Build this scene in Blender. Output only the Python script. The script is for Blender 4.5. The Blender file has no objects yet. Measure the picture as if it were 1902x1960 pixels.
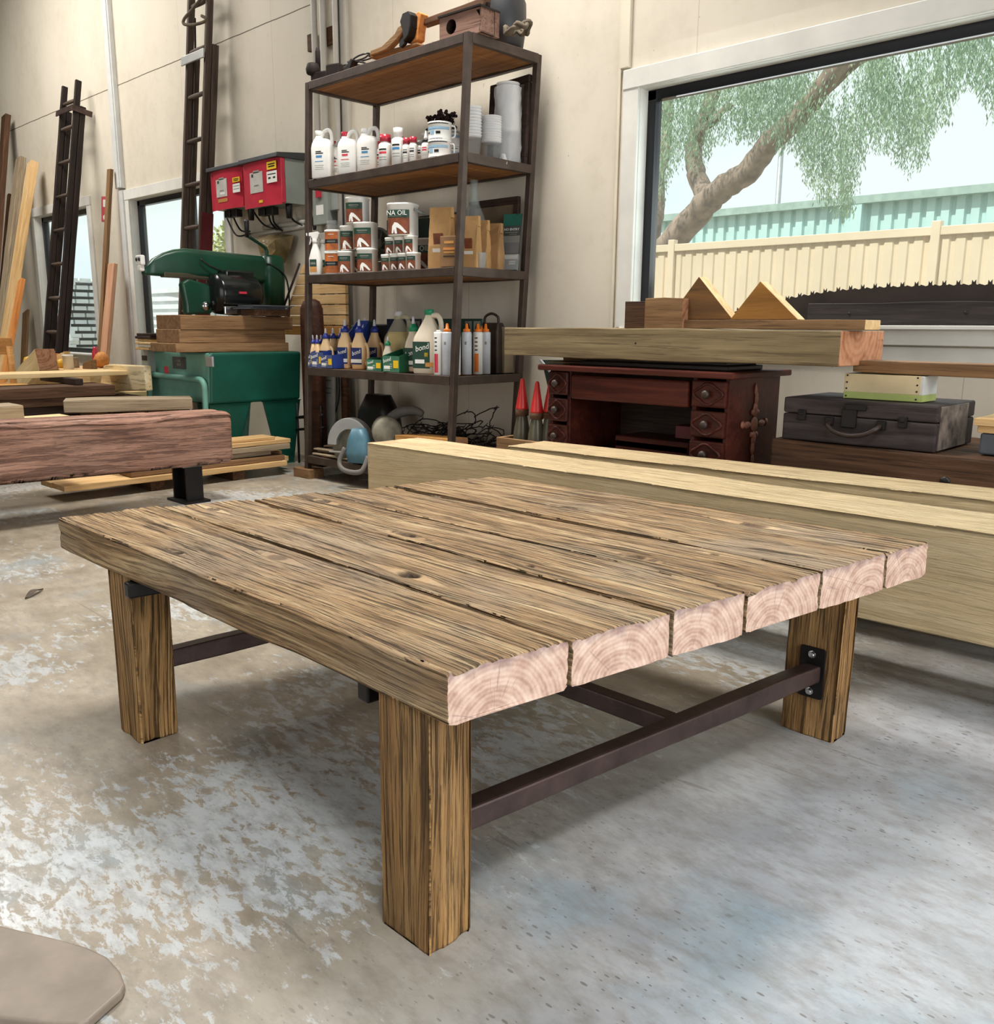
import bpy, math, random
import numpy as np
from mathutils import Vector, Matrix, Euler
random.seed(11); RNG = np.random.default_rng(11)
SC = bpy.context.scene; COL = SC.collection; PI = math.pi
# ------------------------------------------------------------------ camera
FPX, PIT, ROL, YAW, CH = 1704.8, .205, .007, 2.340, .9
_f = np.array([math.cos(YAW)*math.cos(PIT), math.sin(YAW)*math.cos(PIT), -math.sin(PIT)])
_r = np.array([math.sin(YAW), -math.cos(YAW), 0.]); _u = np.cross(_r, _f)
_r2 = _r*math.cos(ROL)+_u*math.sin(ROL); _u2 = -_r*math.sin(ROL)+_u*math.cos(ROL)
cd = bpy.data.cameras.new('camera'); cam = bpy.data.objects.new('camera', cd); COL.objects.link(cam)
cd.sensor_fit = 'HORIZONTAL'; cd.sensor_width = 36; cd.lens = 36*FPX/1902; cd.clip_start = .02; cd.clip_end = 200
M = Matrix(((_r2[0], _u2[0], -_f[0], 0), (_r2[1], _u2[1], -_f[1], 0), (_r2[2], _u2[2], -_f[2], CH), (0, 0, 0, 1)))
cam.matrix_world = M; SC.camera = cam
def ray(x, y): return Vector(_f*FPX+_r2*(x-951)-_u2*(y-980))
O_ = Vector((0, 0, CH))
def PY(x, y, Y): d = ray(x, y); return O_+d*(Y/d.y)      # survey helpers: a sight line met with a known plane of the room
def PZ(x, y, Z): d = ray(x, y); return O_+d*((Z-CH)/d.z)
def PX(x, y, X): d = ray(x, y); return O_+d*(X/d.x)
# ------------------------------------------------------------------ light
SC.view_settings.view_transform = 'Standard'; SC.view_settings.look = 'None'
SC.view_settings.exposure = 0; SC.view_settings.gamma = 1; SC.view_settings.use_curve_mapping = False
w = bpy.data.worlds.new('sky'); SC.world = w; w.use_nodes = True; nt = w.node_tree
bg = nt.nodes['Background']; tc = nt.nodes.new('ShaderNodeTexCoord'); nz = nt.nodes.new('ShaderNodeTexNoise')
nz.inputs['Scale'].default_value = 3.2; nz.inputs['Detail'].default_value = 5
cr = nt.nodes.new('ShaderNodeValToRGB'); cr.color_ramp.elements[0].position = .4; cr.color_ramp.elements[0].color = (.74, .86, .98, 1)
cr.color_ramp.elements[1].position = .56; cr.color_ramp.elements[1].color = (.95, .97, .98, 1)
nt.links.new(tc.outputs['Generated'], nz.inputs['Vector']); nt.links.new(nz.outputs['Fac'], cr.inputs['Fac']); nt.links.new(cr.outputs['Color'], bg.inputs['Color'])
bg.inputs['Strength'].default_value = 1.2
def area(name, loc, target, sx, sy, power, col, spread=PI):
    l = bpy.data.lights.new(name, 'AREA'); l.shape = 'RECTANGLE'; l.size = sx; l.size_y = sy; l.energy = power; l.color = col; l.spread = spread
    o = bpy.data.objects.new(name, l); COL.objects.link(o); o.location = loc
    o.rotation_euler = (Vector(target)-Vector(loc)).to_track_quat('-Z', 'Y').to_euler(); return o
sun = bpy.data.lights.new('sun', 'SUN'); sun.energy = 4.6; sun.angle = .02; sun.color = (1, .97, .92)
so = bpy.data.objects.new('sun', sun); COL.objects.link(so); so.rotation_euler = Vector((.35, .75, -1.05)).to_track_quat('-Z', 'Y').to_euler()
area('skylight_and_fill', (-3.25, 2.45, 4.75), (-3.1, 2.2, 0), 1.3, .8, 105, (1, .96, .91), 1.7)
area('skylight_and_fill', (1.1, -.5, 4.75), (.5, .1, 0), 1.6, 1.0, 68, (.95, .975, 1), 1.5)  # added fill lamp, no known skylight here; brightens the lower right floor
area('skylight_and_fill', (-8.2, 1.5, 4.75), (-7.9, 2.1, 0), 2.6, 1.4, 195, (1, .96, .90), 2.8)
area('roller_door_daylight', (3.4, .9, 1.75), (-2.0, 1.5, .9), 4.2, 3.0, 165, (.97, .98, 1))
area('roller_door_daylight', (-3.2, -4.2, 2.0), (-4.4, 3.0, 1.2), 4.0, 3.0, 40, (1, .96, .90))
area('window_daylight', (-.8, 3.75, 1.75), (-.8, 0, .3), 3.3, 1.3, 45, (.93, .97, 1))
# ------------------------------------------------------------------ materials
def lin(h):
    h = h.lstrip('#'); c = [int(h[i:i+2], 16)/255 for i in (0, 2, 4)]
    return tuple((x/12.92 if x <= .04045 else ((x+.055)/1.055)**2.4) for x in c)+(1.,)
class G:
    def __init__(s, name, rough=.6, metal=0., spec=.5):
        s.m = bpy.data.materials.new(name); s.m.use_nodes = True; s.t = s.m.node_tree
        s.b = s.t.nodes['Principled BSDF']; s.b.inputs['Roughness'].default_value = rough; s.b.inputs['Metallic'].default_value = metal
        s.b.inputs['Specular IOR Level'].default_value = spec
        tc = s.t.nodes.new('ShaderNodeTexCoord'); oi = s.t.nodes.new('ShaderNodeObjectInfo')
        s.obj = tc.outputs['Object']; s.rand = oi.outputs['Random']; s._v = None
    def put(s, sock, v):
        if hasattr(v, 'is_output') or isinstance(v, bpy.types.NodeSocket): s.t.links.new(v, sock)
        else: sock.default_value = v
    @property
    def vec(s):                                        # object space, shifted per object
        if s._v is None:
            a = s.math('MULTIPLY', s.rand, 37.); n = s.t.nodes.new('ShaderNodeVectorMath'); n.operation = 'ADD'
            s.t.links.new(s.obj, n.inputs[0]); s.t.links.new(a, n.inputs[1]); s._v = n.outputs[0]
        return s._v
    def math(s, op, a, b=0., c=None, clamp=False):
        n = s.t.nodes.new('ShaderNodeMath'); n.operation = op; n.use_clamp = clamp; s.put(n.inputs[0], a); s.put(n.inputs[1], b)
        if c is not None: s.put(n.inputs[2], c)
        return n.outputs[0]
    def map(s, sc=(1, 1, 1), v=None, loc=(0, 0, 0), rot=(0, 0, 0)):
        n = s.t.nodes.new('ShaderNodeMapping'); s.put(n.inputs['Vector'], v or s.vec); n.inputs['Scale'].default_value = sc
        n.inputs['Location'].default_value = loc; n.inputs['Rotation'].default_value = rot; return n.outputs[0]
    def noise(s, v=None, scale=1., det=4., rough=.55, dist=0., col=False):
        n = s.t.nodes.new('ShaderNodeTexNoise'); s.put(n.inputs['Vector'], v or s.vec); n.inputs['Scale'].default_value = scale
        n.inputs['Detail'].default_value = det; n.inputs['Roughness'].default_value = rough; n.inputs['Distortion'].default_value = dist
        return n.outputs['Color' if col else 'Fac']
    def voro(s, v=None, scale=5., feat='F1'):
        n = s.t.nodes.new('ShaderNodeTexVoronoi'); s.put(n.inputs['Vector'], v or s.vec); n.inputs['Scale'].default_value = scale; n.feature = feat
        return n.outputs['Distance']
    def ramp(s, f, stops, ease=False):
        n = s.t.nodes.new('ShaderNodeValToRGB'); s.put(n.inputs[0], f); e = n.color_ramp.elements
        while len(e) < len(stops): e.new(.5)
        for k, (p, c) in zip(e, stops):
            k.position = p; k.color = c if not isinstance(c, (int, float)) else (c, c, c, 1)
        if ease: n.color_ramp.interpolation = 'EASE'
        return n.outputs[0]
    def mix(s, f, a, b, mode='MIX'):
        n = s.t.nodes.new('ShaderNodeMix'); n.data_type = 'RGBA'; n.blend_type = mode; s.put(n.inputs[0], f); s.put(n.inputs[6], a); s.put(n.inputs[7], b)
        return n.outputs[2]
    def sep(s, v):
        n = s.t.nodes.new('ShaderNodeSeparateXYZ'); s.put(n.inputs[0], v); return n.outputs
    def attr(s, name):
        n = s.t.nodes.new('ShaderNodeAttribute'); n.attribute_name = name; return n.outputs['Fac']
    def color(s, c): s.put(s.b.inputs['Base Color'], c); return s
    def rough(s, r): s.put(s.b.inputs['Roughness'], r); return s
    def bump(s, h, st=.3, d=.01):
        n = s.t.nodes.new('ShaderNodeBump'); n.inputs['Strength'].default_value = st; n.inputs['Distance'].default_value = d
        s.t.links.new(h, n.inputs['Height']); s.t.links.new(n.outputs[0], s.b.inputs['Normal']); return s
MATS = {}
def flat(name, hexc, rough=.5, metal=0., var=.12, vs=9., bump=0.):
    if name in MATS: return MATS[name]
    g = G(name, rough, metal); c = lin(hexc); n = g.noise(scale=vs, det=5)
    lo = tuple(x*(1-var*1.6) for x in c[:3])+(1,); hi = tuple(min(1, x*(1+var)) for x in c[:3])+(1,)
    g.color(g.ramp(n, [(.3, lo), (.7, hi)]))
    if bump: g.bump(g.noise(scale=vs*6, det=4), bump, .004)
    MATS[name] = g.m; return g.m
def wood(name, dark, mid, light, grain=26., crack=.5, bump=.35, rough=.7, big=1.):
    g = G(name, rough, spec=.25)
    wob = g.noise(g.map((1.2, 3, 3)), 1.2*big, 2, .5, col=True)
    v = g.mix(.12, g.vec, wob, 'ADD') if False else g.vec
    n0 = g.noise(g.map((.7, 5, 5), v), big, 3, .55, .6)
    n1 = g.noise(g.map((2.4, grain*2.2, grain*2.2), v), 1., 7, .66, .4)
    n2 = g.noise(g.map((3, grain*5.5, grain*5.5), v), 1., 5, .62, .3)
    f = g.math('ADD', g.math('MULTIPLY', n1, .6), g.math('MULTIPLY', n0, .4))
    col = g.ramp(f, [(.32, lin(dark)), (.5, lin(mid)), (.68, lin(light))])
    ck = g.ramp(n2, [(.36, 1.), (.46, 0.)])
    col = g.mix(g.math('MULTIPLY', ck, crack), col, tuple(x*.35 for x in lin(dark)[:3])+(1,))
    g.color(col); g.bump(g.math('SUBTRACT', f, g.math('MULTIPLY', ck, .5*crack)), bump, .006)
    MATS[name] = g.m; return g.m
def endg(name, light, ring, crackc, freq=420., cy=.0, cz=-.05):
    g = G(name, .75, spec=.2); v = g.obj; x = g.sep(v)
    rr = g.math('MULTIPLY', g.math('SUBTRACT', g.rand, .5), .16)
    dn = g.math('MULTIPLY', g.noise(g.map((14, 14, 14)), 1., 3), .035)
    y = g.math('ADD', g.math('SUBTRACT', x[1], cy), rr); z = g.math('SUBTRACT', x[2], cz)
    d = g.math('ADD', g.math('SQRT', g.math('ADD', g.math('MULTIPLY', y, y), g.math('MULTIPLY', z, z))), dn)
    s = g.math('SINE', g.math('MULTIPLY', d, freq)); s2 = g.math('SINE', g.math('MULTIPLY', d, freq*.37))
    f = g.math('ADD', g.math('MULTIPLY', s, .10), g.math('ADD', g.math('MULTIPLY', s2, .10), g.math('MULTIPLY', g.noise(scale=30, det=5), 1.)))
    col = g.ramp(f, [(.2, lin(ring)), (.62, lin(light))])
    ang = g.math('ARCTAN2', y, z); cv = g.t.nodes.new('ShaderNodeCombineXYZ'); g.put(cv.inputs[0], g.math('MULTIPLY', ang, 9.)); g.put(cv.inputs[1], g.math('MULTIPLY', d, 7.)); g.put(cv.inputs[2], g.math('MULTIPLY', g.rand, 20.))
    ck = g.ramp(g.noise(cv.outputs[0], 1., 4, .6), [(.31, 1.), (.37, 0.)])
    g.color(g.mix(g.math('MULTIPLY', ck, .55), col, lin(crackc))); g.bump(f, .2, .003)
    MATS[name] = g.m; return g.m
WP = wood('weathered_hardwood', '#5e4a32', '#8a6d49', '#b3946a', 30, .75, .7, .8)
EG = endg('sawn_end_grain', '#d8bba6', '#b98f80', '#6c5058')
EGB = endg('brown_end_grain', '#a5795a', '#7b5138', '#3c271b', 300)
PALE = wood('pale_dressed_hardwood', '#bb9c6a', '#d6ba88', '#e6cf9f', 16, .12, .12, .6)
PALE_E = endg('pale_end_grain', '#dcc39b', '#bd9c6c', '#7a5e3c', 300)
GREYW = wood('grey_weathered_timber', '#776753', '#9a8970', '#b5a48a', 20, .45, .35, .75)
RED = wood('red_brown_hardwood', '#5f3f34', '#8d6352', '#a67c68', 13, .8, .9, .75, .8)
DARK = wood('dark_stained_timber', '#1d1512', '#33251f', '#4a372e', 22, .5, .35, .6)
OLDB = wood('old_brown_timber', '#33241a', '#543a27', '#71513a', 20, .6, .4, .7)
BROWN = wood('brown_timber', '#5e442d', '#7f6041', '#9c7b56', 20, .45, .35, .75)
HONEY = wood('honey_timber', '#9a6a35', '#bf8a4c', '#d8a765', 18, .2, .2, .55)
TAN = wood('tan_pine', '#b08a58', '#cfaa76', '#e3c394', 18, .2, .2, .65)
ORANGE = wood('orange_pine', '#a9642e', '#c98546', '#dda063', 20, .2, .2, .6)
LADD = wood('worn_ladder_timber', '#352b25', '#54463c', '#75675a', 20, .5, .3, .65)
BLADD = wood('black_brown_ladder', '#17110f', '#241b18', '#382b26', 20, .4, .25, .55)
MAHOG = wood('mahogany', '#26100c', '#431d16', '#5c2c21', 16, .3, .15, .35)
SHBRD = wood('shelf_board', '#6a4426', '#946337', '#b27e4a', 14, .35, .2, .65)
GREY_BD = wood('black_grey_timber', '#1f1b1a', '#332d2b', '#4a4240', 20, .4, .3, .7)
WHITE = flat('white_plastic', '#e9e8e2', .4, 0, .04); BLACK = flat('black_plastic', '#151414', .4, 0, .1)
STEEL = flat('brown_painted_steel', '#4a3d35', .5, .35, .2, 14, .15); RAWST = flat('rust_brown_steel', '#50403c', .42, .55, .22, 18, .12)
BSTEEL = flat('blackened_steel', '#242120', .45, .6, .15); CHROME = flat('chrome', '#c8c8c8', .18, 1., .04)
ALU = flat('dull_aluminium', '#b9bab8', .4, .6, .08); PVC = flat('grey_conduit', '#b5b0a5', .5, 0, .06)
CREAM = flat('cream_paint', '#d8cfba', .6, 0, .05, 4); WTRIM = flat('white_window_paint', '#dcdad2', .5, 0, .06, 6)
BFRAME = flat('black_window_frame', '#14151a', .35, .2, .1); GREEN = flat('saw_green_enamel', '#0a3c29', .35, .0, .2, 7)
LGREEN = flat('lit_faded_green_enamel', '#6a9c8c', .5, 0, .14, 6); TEALG = flat('shaded_teal_enamel', '#0b5040', .45, 0, .16, 6)  # lit and shaded faces of the saw cabinet put into two greens
REDP = flat('red_enamel', '#be3546', .22, 0, .08); DRED = flat('dark_red_paint', '#5c1218', .5, 0, .2); YEL = flat('yellow_print', '#e6bd1d', .5, 0, .06)
PINKR = flat('sun_faded_red', '#c85f70', .3, 0, .08); GREYP = flat('grey_enamel', '#8d938c', .45, 0, .08); DGREY = flat('charcoal_enamel', '#35383a', .45, 0, .1)
ORG = flat('orange_plastic', '#e77a1c', .4, 0, .06); BLUE = flat('blue_plastic', '#25368f', .4, 0, .08); NAVY = flat('navy_print', '#152a63', .5, 0, .1)
GRN = flat('green_plastic', '#128a5e', .4, 0, .08); DGRN = flat('dark_green_print', '#143d2c', .5, 0, .12); MGRN = flat('box_green_print', '#3c7358', .55, 0, .12)
GLUE = flat('cream_glue_plastic', '#e8c797', .4, 0, .04); GLUEW = flat('ivory_plastic', '#e0d3bd', .4, 0, .04); PBLUE = flat('pale_blue_print', '#8fb6cf', .5, 0, .05)
PAPER = flat('kraft_paper', '#b88f5c', .8, 0, .12, 10, .2); PAPER2 = flat('brown_card', '#7d5d3c', .8, 0, .14, 12); RUST = flat('photo_brown_print', '#7a3f22', .6, 0, .35, 26)
MIDBL = flat('faded_blue_box', '#44527f', .55, 0, .1); GREYT = flat('grey_print', '#7f8178', .6, 0, .1); LEATH = flat('dark_brown_leather', '#33241c', .5, 0, .25, 12)
PINKT = flat('red_text_print', '#cf3a49', .5); TEALP = flat('blue_tool_paint', '#507787', .5, .1, .2, 14); GMETAL = flat('dull_cast_metal', '#86806f', .6, .2, .3, 18)
RUSTM = flat('dark_rusty_iron', '#2a2220', .7, .5, .3, 22); SLATE = flat('grey_slate_plastic', '#4b5056', .5, 0, .12)
def glassy(name, col, tr=.75, rough=.05):
    g = G(name, rough); mx = g.t.nodes.new('ShaderNodeMixShader'); tb = g.t.nodes.new('ShaderNodeBsdfTransparent'); tb.inputs[0].default_value = lin(col)
    g.b.inputs['Base Color'].default_value = lin(col); mx.inputs[0].default_value = 1-tr
    o = g.t.nodes['Material Output']; g.t.links.new(tb.outputs[0], mx.inputs[1]); g.t.links.new(g.b.outputs[0], mx.inputs[2]); g.t.links.new(mx.outputs[0], o.inputs[0])
    MATS[name] = g.m; return g.m
SC.cycles.transparent_max_bounces = 32
RIMC = glassy('cup_rim_plastic', '#ffffff', .3, .1)
PANE = glassy('window_glass', '#f4faf8', .95, .02); CLEAR = glassy('clear_plastic', '#eef0f0', .84, .1); GLASSB = glassy('clear_glass', '#eef2f0', .86, .03)
AMBER = glassy('yellow_liquid', '#dccb78', .35, .15); DIRTYG = glassy('dusty_glass', '#6f6956', .4, .25); BAGP = glassy('brown_plastic_film', '#a08a5c', .35, .2)
# ------------------------------------------------------------------ geometry
class MB:
    def __init__(s): s.v = []; s.f = []; s.mi = []; s.sm = []
    def add(s, vs, fs, m=0, smooth=False, T=None):
        o = len(s.v)
        s.v += [tuple(T@Vector(p)) for p in vs] if T is not None else [tuple(p) for p in vs]
        for k, f in enumerate(fs): s.f.append(tuple(i+o for i in f)); s.mi.append(m if isinstance(m, int) else m[k]); s.sm.append(smooth)
        return s
    def box(s, c, d, m=0, rot=None, ends=None):
        hx, hy, hz = d[0]/2, d[1]/2, d[2]/2
        vs = [(x*hx, y*hy, z*hz) for x in (-1, 1) for y in (-1, 1) for z in (-1, 1)]
        fs = [(0, 1, 3, 2), (4, 6, 7, 5), (0, 4, 5, 1), (2, 3, 7, 6), (0, 2, 6, 4), (1, 5, 7, 3)]
        T = Matrix.Translation(c)@(Euler(rot).to_matrix().to_4x4() if rot else Matrix())
        return s.add(vs, fs, [ends, ends, m, m, m, m] if ends is not None else m, False, T)
    def loft(s, secs, m=0, n=4, smooth=True, T=None):  # rounded rectangles stacked along z: (z, hx, hy, r[, cx, cy])
        rings = []
        for q in secs:
            z, hx, hy, r = q[:4]; cx, cy = (q[4], q[5]) if len(q) > 4 else (0, 0); r = min(r, hx*.999, hy*.999); ring = []
            for k, (sx, sy) in enumerate(((1, 1), (-1, 1), (-1, -1), (1, -1))):
                for j in range(n+1):
                    a = PI/2*(k+j/n); ring.append((cx+sx*(hx-r)+r*math.cos(a), cy+sy*(hy-r)+r*math.sin(a), z))
            rings.append(ring)
        N = len(rings[0]); vs = [p for r_ in rings for p in r_]
        fs = [(i*N+j, i*N+(j+1) % N, (i+1)*N+(j+1) % N, (i+1)*N+j) for i in range(len(rings)-1) for j in range(N)]
        s.add(vs, fs, m, smooth, T); o = len(s.v)-len(vs)
        s.f += [tuple(o+N-1-j for j in range(N)), tuple(o+len(vs)-N+j for j in range(N))]; s.mi += [m, m]; s.sm += [False, False]
        return s
    def lathe(s, prof, m=0, seg=20, T=None, smooth=True):
        vs = []; fs = []
        for r, z in prof: vs += [(max(r, 1e-5)*math.cos(2*PI*k/seg), max(r, 1e-5)*math.sin(2*PI*k/seg), z) for k in range(seg)]
        for i in range(len(prof)-1):
            for k in range(seg): fs.append((i*seg+k, i*seg+(k+1) % seg, (i+1)*seg+(k+1) % seg, (i+1)*seg+k))
        fs += [tuple(range(seg-1, -1, -1)), tuple((len(prof)-1)*seg+k for k in range(seg))]
        return s.add(vs, fs, m, smooth, T)
    def tube(s, pts, r, m=0, seg=8, closed=False, T=None):
        P = [Vector(p) for p in pts]; n = len(P); vs = []; fs = []; nrm = None
        for i in range(n):
            a = P[i-1] if (i or closed) else P[i]; b = P[(i+1) % n] if (i < n-1 or closed) else P[i]
            t = (b-a).normalized() if (b-a).length > 1e-9 else Vector((0, 0, 1))
            if nrm is None: nrm = t.orthogonal().normalized()
            nrm = (nrm-t*nrm.dot(t)); nrm = nrm.normalized() if nrm.length > 1e-6 else t.orthogonal().normalized(); bi = t.cross(nrm)
            rr = r[i] if isinstance(r, (list, tuple)) else r
            vs += [P[i]+(nrm*math.cos(2*PI*k/seg)+bi*math.sin(2*PI*k/seg))*rr for k in range(seg)]
        for i in range(n if closed else n-1):
            for k in range(seg): j = (i+1) % n; fs.append((i*seg+k, i*seg+(k+1) % seg, j*seg+(k+1) % seg, j*seg+k))
        if not closed: fs += [tuple(range(seg-1, -1, -1)), tuple((n-1)*seg+k for k in range(seg))]
        return s.add(vs, fs, m, True, T)
    def prism(s, poly, z0, z1, m=0, T=None, side=None):
        n = len(poly); vs = [(x, y, z0) for x, y in poly]+[(x, y, z1) for x, y in poly]
        fs = [tuple(range(n-1, -1, -1)), tuple(range(n, 2*n))]+[(i, (i+1) % n, n+(i+1) % n, n+i) for i in range(n)]
        return s.add(vs, fs, [m, m]+[m if side is None else side]*n, False, T)
    def build(s, name, mats, parent=None, loc=None, rot=None, bev=0, seg=2, sub=0):
        me = bpy.data.meshes.new(name); me.from_pydata(s.v, [], s.f)
        for x in (mats if isinstance(mats, (list, tuple)) else [mats]): me.materials.append(x)
        me.polygons.foreach_set('material_index', s.mi); me.polygons.foreach_set('use_smooth', s.sm); me.update()
        o = bpy.data.objects.new(name, me); COL.objects.link(o)
        if parent is not None: o.parent = parent
        if loc is not None: o.location = loc
        if rot is not None: o.rotation_euler = rot
        if bev:
            b = o.modifiers.new('bevel', 'BEVEL'); b.width = bev; b.segments = seg; b.limit_method = 'ANGLE'; b.angle_limit = .6
        if sub: b = o.modifiers.new('sub', 'SUBSURF'); b.levels = sub; b.render_levels = sub
        return o
def tag(o, label, cat, group=None):
    o['label'] = label; o['category'] = cat
    if group: o['group'] = group
    return o
def thing(name, label, cat, loc=(0, 0, 0), rz=0, group=None, rot=None):
    o = bpy.data.objects.new(name, None); o.empty_display_size = .05; COL.objects.link(o); o.location = loc
    o.rotation_euler = rot if rot is not None else (0, 0, rz); return tag(o, label, cat, group)
def struct(o, **k): o['kind'] = 'structure'; return o
def dup(root, loc, rz=None, label=None, group=None):
    r = root.copy(); COL.objects.link(r); r.location = loc
    if rz is not None: r.rotation_euler = (0, 0, rz)
    if label: r['label'] = label
    if group: r['group'] = group
    for ch in list(root.children):
        c = ch.copy(); COL.objects.link(c); c.parent = r
        for g in list(ch.children): d = g.copy(); COL.objects.link(d); d.parent = c
    return r
def frame_rot(p0, p1, up=(0, 0, 1)):
    x = (Vector(p1)-Vector(p0)).normalized(); u = Vector(up)
    if abs(x.dot(u)) > .995: u = Vector((0, 1, 0))
    y = u.cross(x).normalized(); z = x.cross(y); return Matrix((x, y, z)).transposed().to_euler()
def board(name, label, cat, p0, p1, wd, th, mat, end=None, up=(0, 0, 1), bev=.004, group=None, off=(0, 0), parent=None):
    """timber from p0 to p1 (its axis), wd across, th thick along 'up'; slightly uneven along its length"""
    p0 = Vector(p0); p1 = Vector(p1); L = (p1-p0).length; n = max(2, min(14, int(L/.14))); mb = MB(); vs = []
    for i in range(n+1):
        x = -L/2+L*i/n; jy = random.uniform(-1, 1)*min(.004, wd*.03); jz = random.uniform(-1, 1)*min(.003, th*.04)
        hy = wd/2+jy; hz = th/2+jz
        vs += [(x, -hy, -hz), (x, hy, -hz), (x, hy, hz), (x, -hy, hz)]
    fs = [(0, 3, 2, 1), (4*n, 4*n+1, 4*n+2, 4*n+3)]; mi = [1, 1]
    for i in range(n):
        for k in range(4): fs.append((4*i+k, 4*i+(k+1) % 4, 4*i+4+(k+1) % 4, 4*i+4+k)); mi.append(0)
    mb.add(vs, fs, mi)
    o = mb.build(name, [mat, end or mat], parent, (p0+p1)/2, frame_rot(p0, p1, up), bev)
    if label: tag(o, label, cat, group)
    return o
def arc(cx, cy, r, a0, a1, n=8, ry=None):
    return [(cx+r*math.cos(a0+(a1-a0)*k/n), cy+(ry or r)*math.sin(a0+(a1-a0)*k/n)) for k in range(n+1)]
def smooth_path(pts, n=6):
    P = [Vector(p) for p in pts]; out = []
    for i in range(len(P)-1):
        a = P[max(i-1, 0)]; b = P[i]; c = P[i+1]; d = P[min(i+2, len(P)-1)]
        for k in range(n):
            t = k/n; out.append(.5*((2*b)+(c-a)*t+(2*a-5*b+4*c-d)*t*t+(3*b-a-3*c+d)*t*t*t))
    return out+[P[-1]]
def text(name, s, size, mat, parent, loc, rot=(PI/2, 0, 0), shear=0., depth=.0004, sx=1.):
    c = bpy.data.curves.new(name, 'FONT'); c.body = s; c.size = size; c.align_x = 'CENTER'; c.align_y = 'CENTER'; c.extrude = depth; c.shear = shear; c.resolution_u = 2
    t = bpy.data.objects.new(name, c); COL.objects.link(t); me = bpy.data.meshes.new_from_object(t); bpy.data.objects.remove(t)
    me.materials.clear(); me.materials.append(mat); o = bpy.data.objects.new(name, me); COL.objects.link(o); o.parent = parent; o.location = loc; o.rotation_euler = rot; o.scale = (sx, 1, 1)
    return o
# ------------------------------------------------------------------ the setting
WY = 3.6
def wall_mat():
    g = G('cream_wall_sheet', .65, spec=.3); x = g.sep(g.obj)
    n = g.noise(g.map((1, 1, .5), g.obj), 1.6, 6, .6); n2 = g.noise(g.map((1, 1, 1), g.obj), 14, 5, .65)
    c = g.ramp(n, [(.3, lin('#cdc4b2')), (.7, lin('#d8cfbf'))])
    sp = g.ramp(g.noise(g.map((1, 1, .6), g.obj), 42, 2), [(.75, 0.), (.79, 1.)])
    st = g.ramp(g.math('MULTIPLY', n2, n), [(.14, 1.), (.26, 0.)])
    c = g.mix(g.math('MULTIPLY', st, .13), c, lin('#9a8f7c')); c = g.mix(g.math('MULTIPLY', sp, .5), c, lin('#7d7262'))
    def line(s, p, wd): return g.math('LESS_THAN', g.math('ABSOLUTE', g.math('SUBTRACT', s, p)), wd)
    wob = g.math('MULTIPLY', g.math('SUBTRACT', g.noise(g.map((3, 3, 3), g.obj), 1, 2), .5), .012)
    L = line(g.math('ADD', x[2], wob), 2.89, .0035); L = g.math('MULTIPLY', L, g.math('LESS_THAN', x[0], -5.15))
    L = g.math('MULTIPLY', L, g.math('GREATER_THAN', g.noise(g.map((1, 1, 1), g.obj), 1.1, 2), .36))
    V = 0
    for p in (-10.9, -6.9, -5.62, -4.35, -3.72, -2.3, -1.08): V = g.math('MAXIMUM', V, line(x[0], p, .0018))
    c = g.mix(L, c, lin('#5d5142')); c = g.mix(g.math('MULTIPLY', V, .4), c, lin('#7b705f'))
    g.color(c); g.bump(n2, .08, .004); return g.m
WALLM = wall_mat()
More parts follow.
